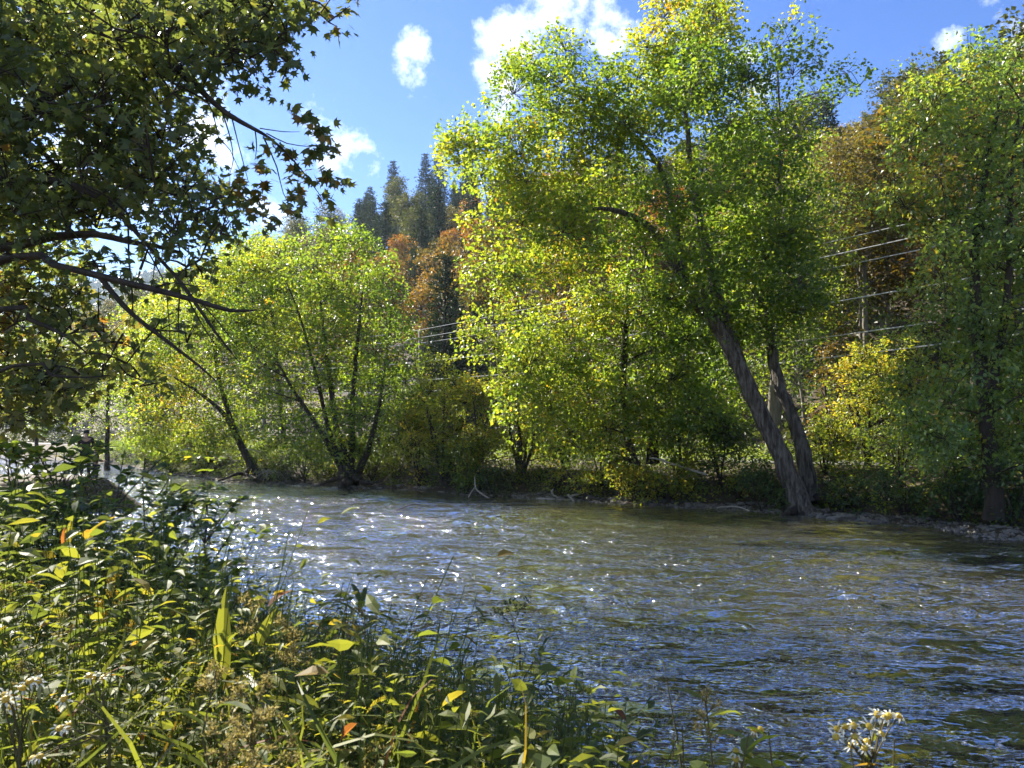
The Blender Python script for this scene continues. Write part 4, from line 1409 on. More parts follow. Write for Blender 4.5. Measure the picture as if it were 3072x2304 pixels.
for (px, py, r) in [(840, 70, 30), (860, 95, 22), (800, 90, 34), (740, 150, 34), (860, 185, 20), (830, 160, 26), (770, 175, 26), (720, 90, 40), (640, 140, 40), (640, 620, 34), (690, 610, 26),
                    (660, 670, 30), (590, 640, 40), (960, 10, 24), (985, 35, 14), (920, 0, 26), (580, 740, 30), (560, 800, 26), (420, 780, 24), (520, 690, 40), (600, 780, 20), (250, 760, 40), (310, 800, 34),
                    (370, 1000, 34), (380, 1090, 34), (420, 1130, 22), (480, 960, 18), (560, 1000, 16)]:
    cl += px_clumps([(px, py, r, rng.uniform(-.4, .6), .45 + rng.normal() * .12)], 7.6)
ms1 = build_tree(tr1, cl, M_NEAR, M_BARKD, leafL=.086, leafW=.094, spn=10, dens=3.3, Ls=.32, tmpl=T_MAPLE, name='near_maple', droop=.9, up=-.15, base=BASE1, limb_k=.45, flare=.3)
near_maple = thing('maple_tree', 'near maple whose dark star-leaved branches hang in from the upper left', 'tree', BASE1)
obj('trunk', ms1[0], near_maple)
crown1 = obj('crown', ms1[1], near_maple, kind='stuff')


def one_leaf_mesh(name, tmpl, mat, tint):
    T, tr = tmpl
    return mesh_from(name, T, tr, [mat], np.full(len(T), tint))


def leaf_obj(name, me, parent, p, axis, nrm, L, Wd, origin=(0, 0, 0)):
    a = unit(axis)
    b = unit(np.cross(a, nrm))
    n = np.cross(b, a)
    p = np.asarray(p) - np.asarray(origin)
    o = bpy.data.objects.new(name, me)
    C.objects.link(o)
    o.parent = parent
    o.matrix_basis = Matrix(((b[0] * Wd, a[0] * L, n[0] * L, p[0]), (b[1] * Wd, a[1] * L, n[1] * L, p[1]), (b[2] * Wd, a[2] * L, n[2] * L, p[2]), (0, 0, 0, 1)))
    return o


ml = [one_leaf_mesh('maple_leaf', T_MAPLE, M_NEAR, t) for t in (.2, .4, .55, .7, .95)]
nleaf = 0
for (px, py, m_) in [(900, 345, 13), (925, 360, 9), (960, 385, 10), (980, 400, 8), (1000, 450, 12), (975, 440, 9), (950, 455, 9), (830, 450, 9), (855, 455, 9), (770, 440, 9), (785, 495, 10), (880, 510, 11), (870, 530, 7),
                     (965, 510, 9), (985, 530, 7), (1035, 540, 7), (940, 535, 6), (700, 545, 8), (725, 548, 6), (780, 560, 8), (745, 575, 8), (800, 555, 6), (890, 565, 8), (880, 590, 6), (770, 610, 8), (745, 620, 8), (755, 640, 6),
                     (915, 610, 7), (885, 625, 6), (825, 650, 8), (815, 675, 6), (965, 570, 6), (995, 610, 5), (970, 645, 5), (700, 600, 5), (925, 470, 7)]:
    c0 = W(px, py, 7.05 + rng.uniform(-.15, .15))
    for k in range(m_):
        if nleaf >= 300:
            break
        nleaf += 1
        p = c0 + rng.normal(size=3) * [.04, .05, .035]
        a = rng.uniform(0, 6.28)
        leaf_obj('leaf', ml[int(rng.integers(5))], near_maple, p, [math.cos(a), math.sin(a) * .7, rng.uniform(-1.1, .25)], rng.normal(size=3) * .7 + [0, -.3, 1],
                 rng.uniform(.075, .115), rng.uniform(.085, .125), BASE1)

# --- second, taller maple farther up the near bank; its trunk stands outside the frame, its crown shaped to shade the water
BASE2 = np.array([-16.0, 19.5, gz(-16.0, 19.5)])
tr2 = [[(*BASE2 - [0, 0, .2], .34), (-15.6, 19.8, 4, .28), (-14.6, 20.6, 9, .21), (-13, 21.4, 13, .15), (-11.5, 22, 17, .07)],
       [(-14.2, 20.8, 10, .12), (-12, 21.4, 12.5, .09), (-9.5, 22, 14.5, .05)], [(-15.6, 19.8, 4.5, .12), (-14, 21, 7, .08), (-12.5, 22, 8.5, .04)]]
cl = []
for (px, py, r) in fill_poly([(-60, 260), (-100, -430), (280, -540), (620, -440), (750, -160), (700, 90), (560, 200), (300, 300)], 80, 78, 125, 47):
    cl += px_clumps([(px, py, r, rng.uniform(-2.8, 2.8), .58 + rng.normal() * .1)], 22.0)
for (px, py, r) in fill_poly([(-120, 620), (120, 560), (260, 700), (200, 880), (60, 980), (-120, 960)], 24, 60, 95, 48):
    cl += px_clumps([(px, py, r, rng.uniform(-1.5, 1.5), .62 + rng.normal() * .1)], 21.0)
plant_tree('maple_tree', 'sunlit maple seen through the near maple leaves at the left edge', 'tree',
           build_tree(tr2, cl, M_MAPLE, M_BARKD, leafL=.13, leafW=.12, spn=15, dens=.8, Ls=.7, name='second_maple'))

# ------------------------------------------------------------------ near bank growth
YB = [(-400, 1290), (0, 1320), (200, 1370), (330, 1400), (480, 1470), (600, 1540), (650, 1640), (800, 1700), (1000, 1760), (1200, 1870), (1500, 1960), (1700, 2040), (1800, 2130), (1900, 2260), (2000, 2310), (3200, 2330)]
YBX, YBY = [p[0] for p in YB], [p[1] for p in YB]


def top_limit(x, y, drop=0.0):
    px = 1536 + x / np.maximum(y, .2) * F
    return CAMZ - (np.interp(px, YBX, YBY) + drop - 1308) / F * y


def bank_spots(n, dmin, dmax, hmin, hmax, seed, sep=.2, pmin=-200, pmax=1950):
    r_ = np.random.default_rng(seed)
    out_, t = [], 0
    while len(out_) < n and t < n * 400:
        t += 1
        D_ = dmin + (dmax - dmin) * r_.random()
        px = r_.uniform(pmin, pmax)
        x, y = (px - 1536) / F * D_, D_
        u_, q_ = uq(x, y)
        if q_ > float(near_edge(u_)) + .1:
            continue
        if any((x - a[0]) ** 2 + (y - a[1]) ** 2 < sep * sep for a in out_):
            continue
        g_ = gz(x, y)
        lim = float(top_limit(x, y, r_.uniform(0, 90))) - g_
        if lim < hmin:
            continue
        out_.append((x, y, g_, min(lim, r_.uniform(hmin, hmax))))
    return out_


# dense undergrowth: stems, small leaves and grass nobody could count
ug = MB()
r_ = rng
n = 4600
D_ = 1.7 + 9.5 * r_.random(n) ** 1.1
px = r_.uniform(-250, 2050, n)
x, y = (px - 1536) / F * D_, D_
u_, q_ = uq(x, y)
g_ = ground_z(x, y)
lim = top_limit(x, y, r_.uniform(10, 160, n)) - g_
ok = (q_ < near_edge(u_) + .15) & (lim > .12)
x, y, g_, lim = x[ok], y[ok], g_[ok], lim[ok]
h = np.minimum(lim, r_.uniform(.35, 1.7, len(x)))
p0 = np.stack([x, y, g_ - .02], -1)
p1 = p0 + np.stack([r_.normal(size=len(x)) * .16 * h, r_.normal(size=len(x)) * .16 * h, h], -1)
ug.twigs(p0, p1, .0022, .0012, .3)
m = 19
s = r_.uniform(.25, 1.0, (len(x), m))
c = (p0[:, None] * (1 - s[..., None]) + p1[:, None] * s[..., None])
a = r_.uniform(0, 6.283, (len(x), m))
ax = np.stack([np.cos(a), np.sin(a), r_.uniform(-.5, .6, a.shape)], -1)
c = c + ax * r_.uniform(0, .17, (len(x), m, 1)) * [1, 1, .5]
k = len(x) * m
big = np.repeat(r_.choice([.5, .75, 1.15], len(x), p=[.5, .36, .14]), m)
ug.leaves(T_OVAL, c.reshape(-1, 3), ax.reshape(-1, 3), r_.normal(size=(k, 3)) * .5 + [0, 0, 1], r_.uniform(.045, .085, k) * big, r_.uniform(.018, .036, k) * big ** 1.2,
          np.clip(np.repeat(.46 + .24 * wave(x, y, 2.5), m) + r_.normal(size=k) * .16, 0, 1))
n = 4200
D_ = 1.6 + 6 * r_.random(n) ** 1.2
px = r_.uniform(-250, 1500, n)
x, y = (px - 1536) / F * D_, D_
u_, q_ = uq(x, y)
g_ = ground_z(x, y)
lim = top_limit(x, y, r_.uniform(60, 260, n)) - g_
ok = (q_ < near_edge(u_)) & (lim > .2)
x, y, g_, lim = x[ok], y[ok], g_[ok], lim[ok]
k = len(x)
c = np.stack([x, y, g_ + np.minimum(lim, 1.0) * r_.uniform(.2, .75, k)], -1)
ug.leaves(T_BLADE, c, np.stack([r_.normal(size=k), r_.normal(size=k), r_.uniform(.4, 1.6, k)], -1), r_.normal(size=(k, 3)) * .6 + [0, 0, 1], r_.uniform(.25, .6, k), r_.uniform(.006, .012, k), np.clip(.55 + r_.normal(size=k) * .2, 0, 1))
obj('bank_undergrowth', ug.mesh('undergrowth', M_HERB), kind='stuff', label='dense tangle of small herbs and grass on the near bank', category='undergrowth')

TINTS = (.15, .35, .5, .62, .75, .93)
LM = {('lance', t): one_leaf_mesh('lance_leaf', T_LANCE, M_HERB, t) for t in TINTS}
LM.update({('oval', t): one_leaf_mesh('oval_leaf', T_OVAL, M_SHRUB, t) for t in TINTS})
LM.update({('dark', t): one_leaf_mesh('dark_leaf', T_OVAL, M_DARK, t) for t in TINTS})
LM.update({('blade', t): one_leaf_mesh('blade', T_BLADE, M_GRASS, t) for t in TINTS})


def herb(x, y, g_, h, label, group=None, kind='lance', n=18, L=.11, Wd=.026, tint=.5, name='herb', cat='plant', lean=.10, spiral=True, stem_m=None, r0=.0035, branch=0, seedhead=None):
    b = np.array([x, y, g_])
    t = thing(name, label, cat, b, group)
    e = np.array([rng.normal() * lean * h, rng.normal() * lean * h, h])
    p = limb_path(np.zeros(3), e, 7, wob=.04)
    mb = MB()
    mb.tube(p, np.linspace(r0, r0 * .45, 7), 5)
    paths = [p]
    for k in range(branch):
        i = int(rng.integers(1, 5))
        a = rng.uniform(0, 6.28)
        q = limb_path(p[i], p[i] + np.array([math.cos(a) * .35, math.sin(a) * .35, rng.uniform(.25, .6)]) * h * rng.uniform(.5, 1), 6, wob=.08)
        q[:, 2] = np.minimum(q[:, 2], h)
        mb.tube(q, np.linspace(r0 * .7, r0 * .3, 6), 4)
        paths.append(q)
    obj('stem', mb.mesh('stem', stem_m or M_STEM, tint=False), t)
    for k in range(n):
        q = paths[k % len(paths)]
        s = rng.uniform(.22, 1.0) * (len(q) - 1)
        i = min(int(s), len(q) - 2)
        c0 = q[i] + (q[i + 1] - q[i]) * (s - i)
        a = k * 2.4 + rng.normal() * .4
        ax = np.array([math.cos(a), math.sin(a), rng.uniform(-.15, .75)])
        tn = min(TINTS, key=lambda v: abs(v - np.clip(tint + rng.normal() * .16, 0, 1)))
        leaf_obj('leaf', LM[(kind, tn)], t, c0, ax, rng.normal(size=3) * .35 + [0, 0, 1], L * rng.uniform(.65, 1.2), Wd * rng.uniform(.75, 1.2))
    if seedhead:
        sm, ns, rs, mt = seedhead
        sb = MB()
        nbr = max(5, ns // 9)
        for k in range(nbr):
            tt = (k + .5) / nbr
            a = k * 2.4 + rng.normal() * .4
            reach = rs * (1.5 - 1.1 * tt) * rng.uniform(.6, 1.15)
            s0 = p[-1] + np.array([0, 0, -rs * 2.2 * (1 - tt)])
            e0 = s0 + np.array([math.cos(a) * reach, math.sin(a) * reach, rs * rng.uniform(.3, .9)])
            q = limb_path(s0, e0, 6, wob=.05)
            q[-1, 2] -= reach * .25
            sb.tube(q, np.linspace(.0014, .0007, 6), 4, tint=.1)
            m3 = max(3, ns // nbr)
            for j3 in range(m3):
                w3 = rng.uniform(.35, 1) * 4.99
                i3 = int(w3)
                c0 = q[i3] + (q[i3 + 1] - q[i3]) * (w3 - i3) + rng.normal(size=3) * sm * .5
                cc = c0 + rng.normal(size=(8, 3)) * sm * .22
                sb.leaves(T_RHOMB, cc, rng.normal(size=(8, 3)) + [0, 0, .6], rng.normal(size=(8, 3)), sm * .85, sm * .34, np.clip(.5 + rng.normal(size=8) * .25, 0, 1))
        obj('seed_head', sb.mesh('seed_head', mt), t)
    return t


# broad-leaved shrubs at the left, dark against the sparkling water
for k, (px, D_, hy, nl, lab) in enumerate([(60, 6.6, 1330, 60, 'tall dark broad-leaved shrub at the left edge of the near bank'), (190, 7.4, 1340, 60, 'dark broad-leaved shrub in front of the two people'),
                                           (310, 7.0, 1352, 58, 'broad-leaved shrub just right of the two people'), (430, 7.6, 1375, 42, 'slender broad-leaved shrub with upright tips against the far bank'),
                                           (520, 7.2, 1470, 55, 'broad-leaved shrub whose branch tip points over the glitter'), (640, 7.4, 1500, 48, 'outermost broad-leaved shrub reaching into the river glitter'),
                                           (265, 6.7, 1350, 60, 'broad-leaved shrub screening the legs of the two people'), (470, 5.6, 1560, 50, 'mid green broad-leaved shrub below the glitter at left'), (250, 5.4, 1500, 50, 'olive broad-leaved shrub behind the bright lit herb'),
                                           (620, 5.6, 1690, 44, 'low broad-leaved shrub at the edge of the glitter'), (100, 5.0, 1480, 50, 'shaded broad-leaved shrub by the left edge'),
                                           (-60, 6.0, 1300, 50, 'broad-leaved shrub cut by the left edge of the picture')]):
    x, y = (px - 1536) / F * D_, D_
    g_ = gz(x, y)
    h = CAMZ - (hy - 1308) / F * D_ - g_
    herb(x, y, g_, h, lab, 'broad-leaved shrubs of the near bank', 'dark' if k % 3 else 'oval', int(nl * 4.8), .115, .070, .55, 'shrub', 'shrub', .06, r0=.009, branch=18, stem_m=M_BARKD)

# herbs of the near bank
for i, (x, y, g_, h) in enumerate(bank_spots(46, 2.6, 6.5, .45, 1.25, 5, .22, 600, 1900)):
    herb(x, y, g_, h, 'lance-leaved green herb by the water in the dense near growth', 'lance-leaved herbs by the water', 'lance', 30, .078, .019, .5, branch=4)
for i, (x, y, g_, h) in enumerate(bank_spots(40, 2.2, 6.0, .45, 1.3, 6, .22, -150, 900)):
    herb(x, y, g_, h, 'lance-leaved herb in the shaded left growth of the near bank', 'lance-leaved herbs at left', 'lance', 30, .085, .018, .52, branch=4)
for i, (x, y, g_, h) in enumerate(bank_spots(40, 3.2, 8.5, .4, 1.3, 8, .3, 500, 1800)):
    herb(x, y, g_, h, 'small oval-leaved shrublet at the edge of the near bank', 'oval-leaved shrublets by the water', 'oval', 46, .055, .027, .62, 'shrub', 'shrub', branch=7)
for i, (x, y, g_, h) in enumerate(bank_spots(16, 1.9, 4.5, .4, 1.0, 9, .3, -150, 1100)):
    herb(x, y, g_, h, 'grass tuft with long arching blades in the near growth', 'grass tufts on the near bank', 'blade', 16, .45, .013, .55, 'grass_tuft', 'grass')
for i, (x, y, g_, h) in enumerate(bank_spots(24, 1.8, 4.6, .5, 1.15, 10, .22, 0, 1250)):
    herb(x, y, g_, h, 'goldenrod gone to pale tan seed among the left herbs', 'goldenrods gone to seed', 'lance', 16, .08, .014, .5, 'goldenrod', 'plant', seedhead=(.014, 46, .055, M_SEED))

# hero plants of the foreground
def at(px, py, D_):
    p = W(px, py, D_)
    return p[0], p[1], gz(p[0], p[1]), p[2]


def top_herb(px, py, D_, *a, **k):
    x, y, g_, z = at(px, py, D_)
    return herb(x, y, g_, z - g_, *a, **k)


t = top_herb(700, 1985, 2.0, 'herb with one large upright backlit bright green leaf', None, 'lance', 14, .12, .03, .6, lean=.02)
bz = np.array(t.location)
big = one_leaf_mesh('upright_leaf', T_LANCE, M_HERB, .66)
leaf_obj('leaf', big, t, W(668, 2062, 1.98), [-.03, .02, 1], [.15, -1, .1], .245, .048, bz)['label'] = 'large upright glowing leaf'
leaf_obj('leaf', big, t, W(775, 1938, 2.02), [.35, .1, .9], [-.1, -1, .2], .10, .034, bz)
leaf_obj('leaf', big, t, W(640, 1970, 2.0), [-.8, .1, -.35], [0, -.6, 1], .09, .022, bz)
leaf_obj('leaf', big, t, W(790, 2095, 2.0), [.9, .1, -.1], [0, -.5, 1], .10, .02, bz)
t = top_herb(215, 1600, 3.0, 'brightly lit yellow-green herb with one red leaf at left', None, 'lance', 20, .12, .03, .8, lean=.05)
bz = np.array(t.location)
for (px, py, ax, L, Wd, tn) in ((203, 1640, [.08, 0, 1], .11, .032, .8), (192, 1642, [-.05, 0, 1], .08, .022, 1.0), (255, 1630, [.5, 0, .8], .09, .03, .8), (180, 1690, [.1, 0, -1], .06, .05, .75), (60, 1640, [-.9, 0, .5], .07, .02, .8), (130, 1660, [-1, 0, .1], .09, .02, .85), (290, 1580, [1, .1, .6], .08, .015, .9)):
    leaf_obj('leaf', one_leaf_mesh('lit_leaf', T_LANCE, M_HERB, tn), t, W(px, py, 3.0), ax, [.2, -1, .3], L, Wd, bz)
top_herb(330, 1770, 3.0, 'goldenrod with a bright yellow flower cluster in the left growth', None, 'lance', 14, .09, .016, .6, name='goldenrod', lean=.01, seedhead=(.016, 70, .085, M_GOLD))
top_herb(760, 2120, 1.15, 'closest goldenrod seed plume, tan and slightly out of focus', None, 'lance', 12, .09, .014, .5, name='goldenrod', lean=.01, seedhead=(.010, 120, .075, M_SEED))
top_herb(690, 2240, 1.05, 'second close goldenrod seed plume at the bottom edge', None, 'lance', 10, .08, .013, .5, name='goldenrod', lean=.01, seedhead=(.010, 110, .07, M_SEED))
top_herb(640, 2010, 1.5, 'brown-tipped goldenrod plume behind the closest plume', None, 'lance', 8, .08, .013, .5, name='goldenrod', lean=.01, seedhead=(.010, 50, .035, M_SEED))
top_herb(880, 1900, 2.3, 'goldenrod with cream fluffy heads right of the upright leaf', None, 'lance', 14, .09, .016, .55, name='goldenrod', lean=.01, seedhead=(.018, 44, .085, M_SEED))
top_herb(740, 1820, 2.4, 'cream fluffy seed head left of the river glitter', None, 'lance', 12, .09, .016, .55, name='goldenrod', lean=.01, seedhead=(.018, 34, .06, M_SEED))
top_herb(1200, 1850, 3.4, 'tall lance-leaved willow shoot against the water', None, 'lance', 26, .17, .032, .35, lean=.12)
top_herb(1400, 1850, 4.2, 'lance-leaved shoot leaning toward the dark seed heads', None, 'lance', 16, .13, .022, .4, lean=.2)
top_herb(2140, 2100, 1.75, 'yellowing goldenrod spire at the bottom right of centre', None, 'lance', 12, .09, .03, .7, name='goldenrod', seedhead=(.009, 80, .05, M_SEED), lean=.02)
top_herb(2060, 2175, 1.7, 'bright broad-leaved herb left of the goldenrod spire', None, 'oval', 14, .085, .035, .72, lean=.03)
top_herb(2190, 2185, 1.65, 'bright broad-leaved herb right of the goldenrod spire', None, 'oval', 12, .085, .036, .72, lean=.03)
top_herb(2330, 2195, 1.65, 'leafy green sprig between goldenrod spire and white aster', None, 'oval', 14, .08, .026, .66, lean=.02)
top_herb(2770, 2235, 1.6, 'leafy green sprig at the bottom right of the white aster', None, 'oval', 14, .075, .03, .66, lean=.02)
top_herb(1965, 2220, 1.8, 'narrow-leaved sprig at the bottom edge left of the goldenrod spire', None, 'lance', 12, .08, .018, .6, lean=.03)
top_herb(2520, 2240, 1.6, 'small leafy sprig just left of the white aster', None, 'lance', 10, .06, .018, .62, lean=.02)
top_herb(1760, 2040, 3.2, 'rightmost leafy shoot of the dense growth over dark water', None, 'oval', 22, .08, .032, .5, lean=.05)
top_herb(1640, 1985, 3.4, 'leafy shoot with yellow tip at the edge of the dense growth', None, 'lance', 22, .09, .026, .62, lean=.05)


def aster(px, py, D_, heads, lab, leaves):
    x, y, g_, z = at(px, py, D_)
    b = np.array([x, y, g_])
    t = thing('aster', lab, 'flower', b)
    root = np.array([x - .01, y, g_])
    j = W(px, py + 190, D_)
    mb = MB()
    mb.tube(np.array([root, root * .5 + j * .5 + [.01, 0, 0], j]) - b, [.004, .0035, .003], 6)
    pet = one_leaf_mesh('petal', T_OVAL, M_PETAL, .5)
    for (hx, hy) in heads:
        hp = W(hx, hy, D_ + rng.uniform(-.04, .04))
        q = limb_path(j + rng.normal(size=3) * .004 + [0, 0, rng.uniform(-.02, .02)], hp, 5, wob=.05)
        mb.tube(q - b, np.linspace(.0022, .0012, 5), 5)
        up = unit(np.array([rng.normal() * .5, -.5 + rng.normal() * .4, .8]))
        e1 = unit(np.cross(up, [1, .2, 0]))
        e2 = np.cross(up, e1)
        fb = MB()
        ring = [(0.0, .0035), (.0035, .0075), (.007, .0065), (.009, .003)]
        fb.tube([hp - b + up * a_ for a_, _ in ring], [r__ for _, r__ in ring], 8, tint=.6)
        fl = obj('flower_head', fb.mesh('disc', M_GOLD), t)
        for k in range(9):
            if rng.random() < .12:
                continue
            a = k / 9 * 6.283 + rng.normal() * .12
            d = e1 * math.cos(a) + e2 * math.sin(a)
            leaf_obj('petal', pet, fl, hp - b + up * .004 + d * .006, d + up * rng.uniform(-.9, .3), up, .0145 * rng.uniform(.7, 1.15), .0048)
    obj('stem', mb.mesh('aster_stem', M_STEM, tint=False), t)
    for (lx, ly, ax, L, Wd) in leaves:
        leaf_obj('leaf', LM[('oval', .75)], t, W(lx, ly, D_), ax, [.1, -.7, .7], L, Wd, b)
    return t


aster(2610, 2115, 1.6, [(2630, 2145), (2665, 2150), (2650, 2158), (2695, 2153), (2508, 2190), (2538, 2188), (2560, 2180), (2605, 2182), (2640, 2205), (2565, 2215), (2580, 2232), (2555, 2240), (2600, 2228), (2510, 2215), (2595, 2250)],
      'white aster cluster at the bottom edge against the dark water', [(2612, 2240, [-.9, 0, .1], .028, .014), (2618, 2225, [.2, 0, 1], .022, .012), (2605, 2290, [-.2, 0, 1], .03, .014)])
aster(2200, 2190, 1.7, [(2225, 2235), (2250, 2240), (2205, 2255), (2245, 2268), (2205, 2280), (2260, 2195), (2280, 2192)], 'pale aster cluster beside the yellow goldenrod spire', [(2230, 2290, [.5, 0, .6], .03, .014)])
aster(60, 2080, 1.5, [(20, 2100), (40, 2120), (10, 2090), (90, 2050), (110, 2048), (65, 2070), (35, 2108)], 'small white asters at the lower left edge', [(60, 2150, [.6, 0, .5], .04, .012)])
aster(330, 2020, 1.6, [(270, 2032), (285, 2036), (312, 2038), (195, 2098), (180, 2190), (205, 2180), (100, 2280), (120, 2275)], 'scattered small white asters in the lower left growth', [(300, 2080, [.6, 0, .5], .04, .012)])
# dark dried umbel and thin dry stalks
stick('dried_umbel', 'dark dried branching seed head standing before the glitter', 'plant',
      [[(1560, 2010, 3.9, .004), (1560, 1930, 3.9, .003), (1540, 1880, 3.9, .002)], [(1540, 1880, 3.9, .002), (1510, 1850, 3.9, .0015), (1480, 1830, 3.9, .001)], [(1540, 1880, 3.9, .002), (1555, 1840, 3.9, .0015), (1580, 1805, 3.9, .001)],
       [(1540, 1880, 3.9, .002), (1535, 1850, 3.9, .0015), (1520, 1805, 3.9, .001)], [(1510, 1850, 3.9, .0015), (1500, 1820, 3.9, .001)], [(1555, 1840, 3.9, .0012), (1545, 1815, 3.9, .001)]], M_BARKD)
uo = [o for o in C.objects if o.name.startswith('dried_umbel')][0]
sb = MB()
for (px, py) in [(1480, 1828), (1500, 1818), (1520, 1804), (1545, 1813), (1580, 1803), (1560, 1825), (1510, 1840), (1530, 1830), (1570, 1815), (1490, 1840)]:
    cc = W(px, py, 3.9) - np.array(uo.location) + rng.normal(size=(10, 3)) * .014
    sb.leaves(T_RHOMB, cc, rng.normal(size=(10, 3)), rng.normal(size=(10, 3)), .016, .012, np.full(10, .1))
obj('seed_cluster', sb.mesh('umbel_seed', M_DARK), uo)
stick('dry_stalk', 'thin bare dry stalk rising before the dark water', 'plant', [[(2045, 2300, 1.9, .003), (2030, 2200, 1.9, .0022), (2010, 2100, 1.9, .0016), (1990, 1975, 1.9, .0007)], [(2017, 2135, 1.9, .0012), (2040, 2075, 1.9, .0006)], [(2010, 2100, 1.9, .001), (2003, 2060, 1.9, .0005)]], M_STEM)
stick('dry_stalk', 'pair of thin dry twigs curving over the dark water', 'plant', [[(1560, 2060, 3.6, .003), (1600, 1990, 3.6, .0022), (1660, 1970, 3.6, .0015), (1700, 1915, 3.6, .0008)], [(1590, 2000, 3.6, .0018), (1630, 1950, 3.6, .0012), (1680, 1870, 3.6, .0007)]], M_STEM)

# ------------------------------------------------------------------ two people on the near bank upstream
M_SKIN = noise_mat('skin', [(.3, (.36, .22, .15)), (.7, (.44, .28, .20))], scale=8, rough=.5)
M_JACK = noise_mat('dark_jacket', [(.3, (.018, .015, .014)), (.7, (.035, .028, .025))], scale=14, bump=.3, bscale=22)
M_KHAKI = noise_mat('khaki_cloth', [(.3, (.075, .068, .042)), (.7, (.12, .105, .065))], scale=14, bump=.3, bscale=22)
M_TROU = noise_mat('dark_trousers', [(.3, (.025, .026, .03)), (.7, (.045, .045, .05))], scale=12)
M_CAP = noise_mat('dark_cap', [(.3, (.014, .018, .014)), (.7, (.026, .032, .026))], scale=12)


def skin_mesh(name, parent, joints, edges, mat, root):
    me = bpy.data.meshes.new(name)
    names = list(joints)
    me.from_pydata([joints[n_][0] for n_ in names], [(names.index(a), names.index(b)) for a, b in edges], [])
    me.materials.append(mat)
    o = obj(name, me, parent)
    o.modifiers.new('skin', 'SKIN').use_smooth_shade = True
    sv = me.skin_vertices[0].data
    for i, n_ in enumerate(names):
        r__ = joints[n_][1]
        sv[i].radius = r__ if isinstance(r__, tuple) else (r__, r__)
        sv[i].use_root = (n_ == root)
    ss = o.modifiers.new('sub', 'SUBSURF')
    ss.levels = ss.render_levels = 2
    return o


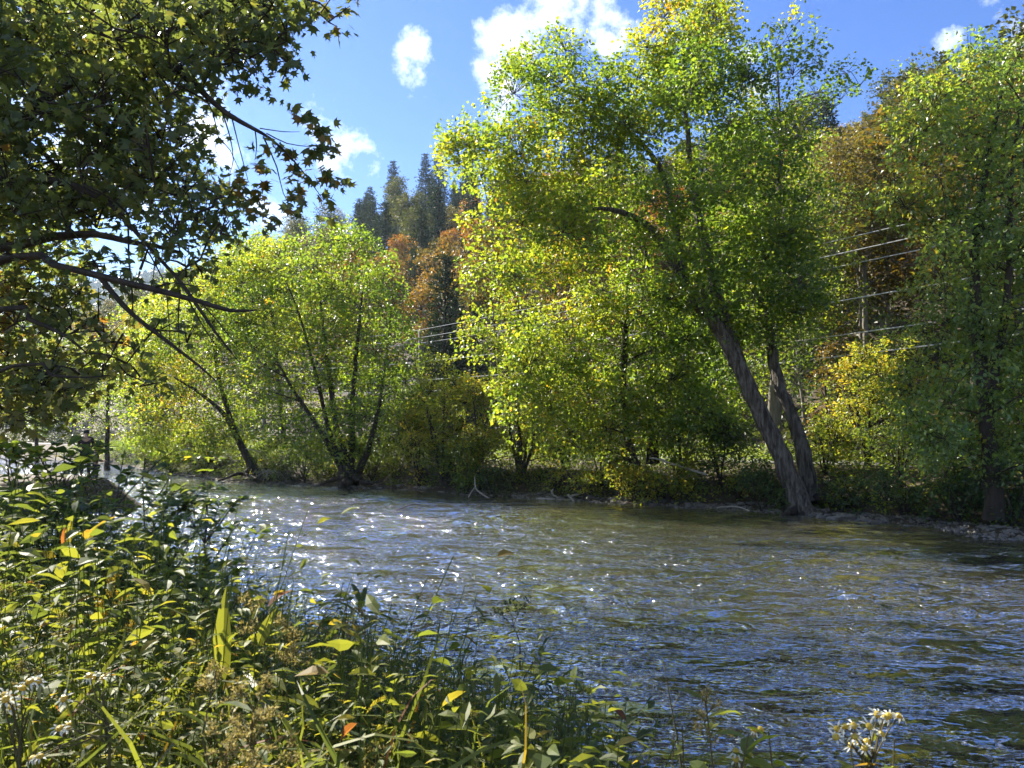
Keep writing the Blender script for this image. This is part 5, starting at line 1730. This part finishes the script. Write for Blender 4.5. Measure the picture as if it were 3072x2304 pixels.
def person(px, D_, rz, h, label, jmat, capmat, arm='hold'):
    x, y = (px - 1536) / F * D_, D_
    b = (x, y, gz(x, y))
    t = thing('person', label, 'person', b)
    t.rotation_euler = (0, 0, rz)
    k = h / 1.75
    J = {'pelvis': ((0, 0, .95), (.13, .10)), 'waist': ((0, 0, 1.10), (.125, .095)), 'chest': ((0, -.01, 1.30), (.155, .11)), 'neck': ((0, 0, 1.47), .055), 'skull': ((0, .015, 1.58), (.072, .085)), 'crown': ((0, .01, 1.68), (.07, .08)),
         'face': ((0, .085, 1.575), (.03, .035))}
    E = [('pelvis', 'waist'), ('waist', 'chest'), ('chest', 'neck'), ('neck', 'skull'), ('skull', 'crown'), ('skull', 'face')]
    for s, n_ in ((-1, 'l'), (1, 'r')):
        J.update({'sh' + n_: ((.19 * s, 0, 1.40), .062), 'el' + n_: ((.25 * s, .04, 1.14), .047), 'wr' + n_: ((.15 * s, .26, 1.10), .032), 'ha' + n_: ((.11 * s, .33, 1.12), (.035, .02)),
                  'hip' + n_: ((.095 * s, 0, .88), .09), 'kn' + n_: ((.11 * s, .03, .49), .062), 'an' + n_: ((.12 * s, -.01, .08), .042), 'to' + n_: ((.13 * s, .15, .03), (.042, .03))})
        E += [('chest', 'sh' + n_), ('sh' + n_, 'el' + n_), ('el' + n_, 'wr' + n_), ('wr' + n_, 'ha' + n_), ('pelvis', 'hip' + n_), ('hip' + n_, 'kn' + n_), ('kn' + n_, 'an' + n_), ('an' + n_, 'to' + n_)]
        for fi, (dx, dy, dz, L) in enumerate(((.028, .02, -.01, .9), (.012, .03, .0, 1.0), (-.004, .03, .005, 1.0), (-.02, .022, .0, .85), (.0, -.005, .035, .8))):
            J['f%d%s' % (fi, n_)] = ((.11 * s + dx * s, .33 + dy, 1.12 + dz), .010)
            J['g%d%s' % (fi, n_)] = ((.11 * s + dx * s * .8 - .02 * s, .33 + dy + .035 * L, 1.105 + dz), .008)
            E += [('ha' + n_, 'f%d%s' % (fi, n_)), ('f%d%s' % (fi, n_), 'g%d%s' % (fi, n_))]
    skin_mesh('body', t, J, E, M_SKIN, 'pelvis')
    JJ = {n_: J[n_] for n_ in ('pelvis', 'waist', 'chest', 'shl', 'ell', 'wrl', 'shr', 'elr', 'wrr')}
    JJ = {n_: (p_, tuple(np.array(r__ if isinstance(r__, tuple) else (r__, r__)) * 1.12 + .012)) for n_, (p_, r__) in JJ.items()}
    JJ['collar'] = ((0, 0, 1.46), (.075, .075))
    skin_mesh('jacket', t, JJ, [('pelvis', 'waist'), ('waist', 'chest'), ('chest', 'collar'), ('chest', 'shl'), ('shl', 'ell'), ('ell', 'wrl'), ('chest', 'shr'), ('shr', 'elr'), ('elr', 'wrr')], jmat, 'pelvis')
    JT = {n_: J[n_] for n_ in ('pelvis', 'hipl', 'knl', 'anl', 'hipr', 'knr', 'anr')}
    JT = {n_: (p_, tuple(np.array(r__ if isinstance(r__, tuple) else (r__, r__)) * 1.1 + .014)) for n_, (p_, r__) in JT.items()}
    skin_mesh('trousers', t, JT, [('pelvis', 'hipl'), ('hipl', 'knl'), ('knl', 'anl'), ('pelvis', 'hipr'), ('hipr', 'knr'), ('knr', 'anr')], M_TROU, 'pelvis')
    mb = MB()
    mb.tube([(0, .0, 1.60), (0, .0, 1.66), (0, .0, 1.715), (0, .0, 1.74)], [.098, .10, .085, .04], 14)
    v_ = [(math.cos(a) * .085, .06 + math.sin(a) * .13, 1.645) for a in np.linspace(.15, math.pi - .15, 8)]
    mb.add(np.array(v_ + [(p_[0], p_[1], p_[2] + .012) for p_ in v_]), np.array([[0, i, i + 1] for i in range(1, 7)] + [[8, 8 + i + 1, 8 + i] for i in range(1, 7)]))
    obj('cap', mb.mesh('cap', capmat, smooth_sh=True, tint=False), t)
    t.scale = (k, k, k)
    return t


person(262, 28.8, math.radians(25), 1.74, 'person in dark jacket and cap, seen from behind above the left shrubs', M_JACK, M_CAP)
person(292, 29.6, math.radians(-50), 1.60, 'person in dark green cap and khaki jacket beside the dark-jacketed one', M_KHAKI, M_CAP)

# ------------------------------------------------------------------ air: thin haze round the whole scene
m, nt = new_mat('haze_air')
pv = N(nt, 'ShaderNodeVolumePrincipled')
pv.inputs['Color'].default_value = (.62, .80, 1.0, 1)
pv.inputs['Density'].default_value = .00013
pv.inputs['Anisotropy'].default_value = .35
out = N(nt, 'ShaderNodeOutputMaterial')
nt.links.new(pv.outputs[0], out.inputs['Volume'])
lo, hi = (-1500, -480, -6), (1000, 1850, 310)
vv = [(x, y, z) for x in (lo[0], hi[0]) for y in (lo[1], hi[1]) for z in (lo[2], hi[2])]
obj('haze', mesh_from('haze', vv, [[0, 1, 3, 2], [4, 6, 7, 5], [0, 4, 5, 1], [2, 3, 7, 6], [0, 2, 6, 4], [1, 5, 7, 3]], [m]), kind='stuff', label='thin blue haze in the air of the valley', category='haze')
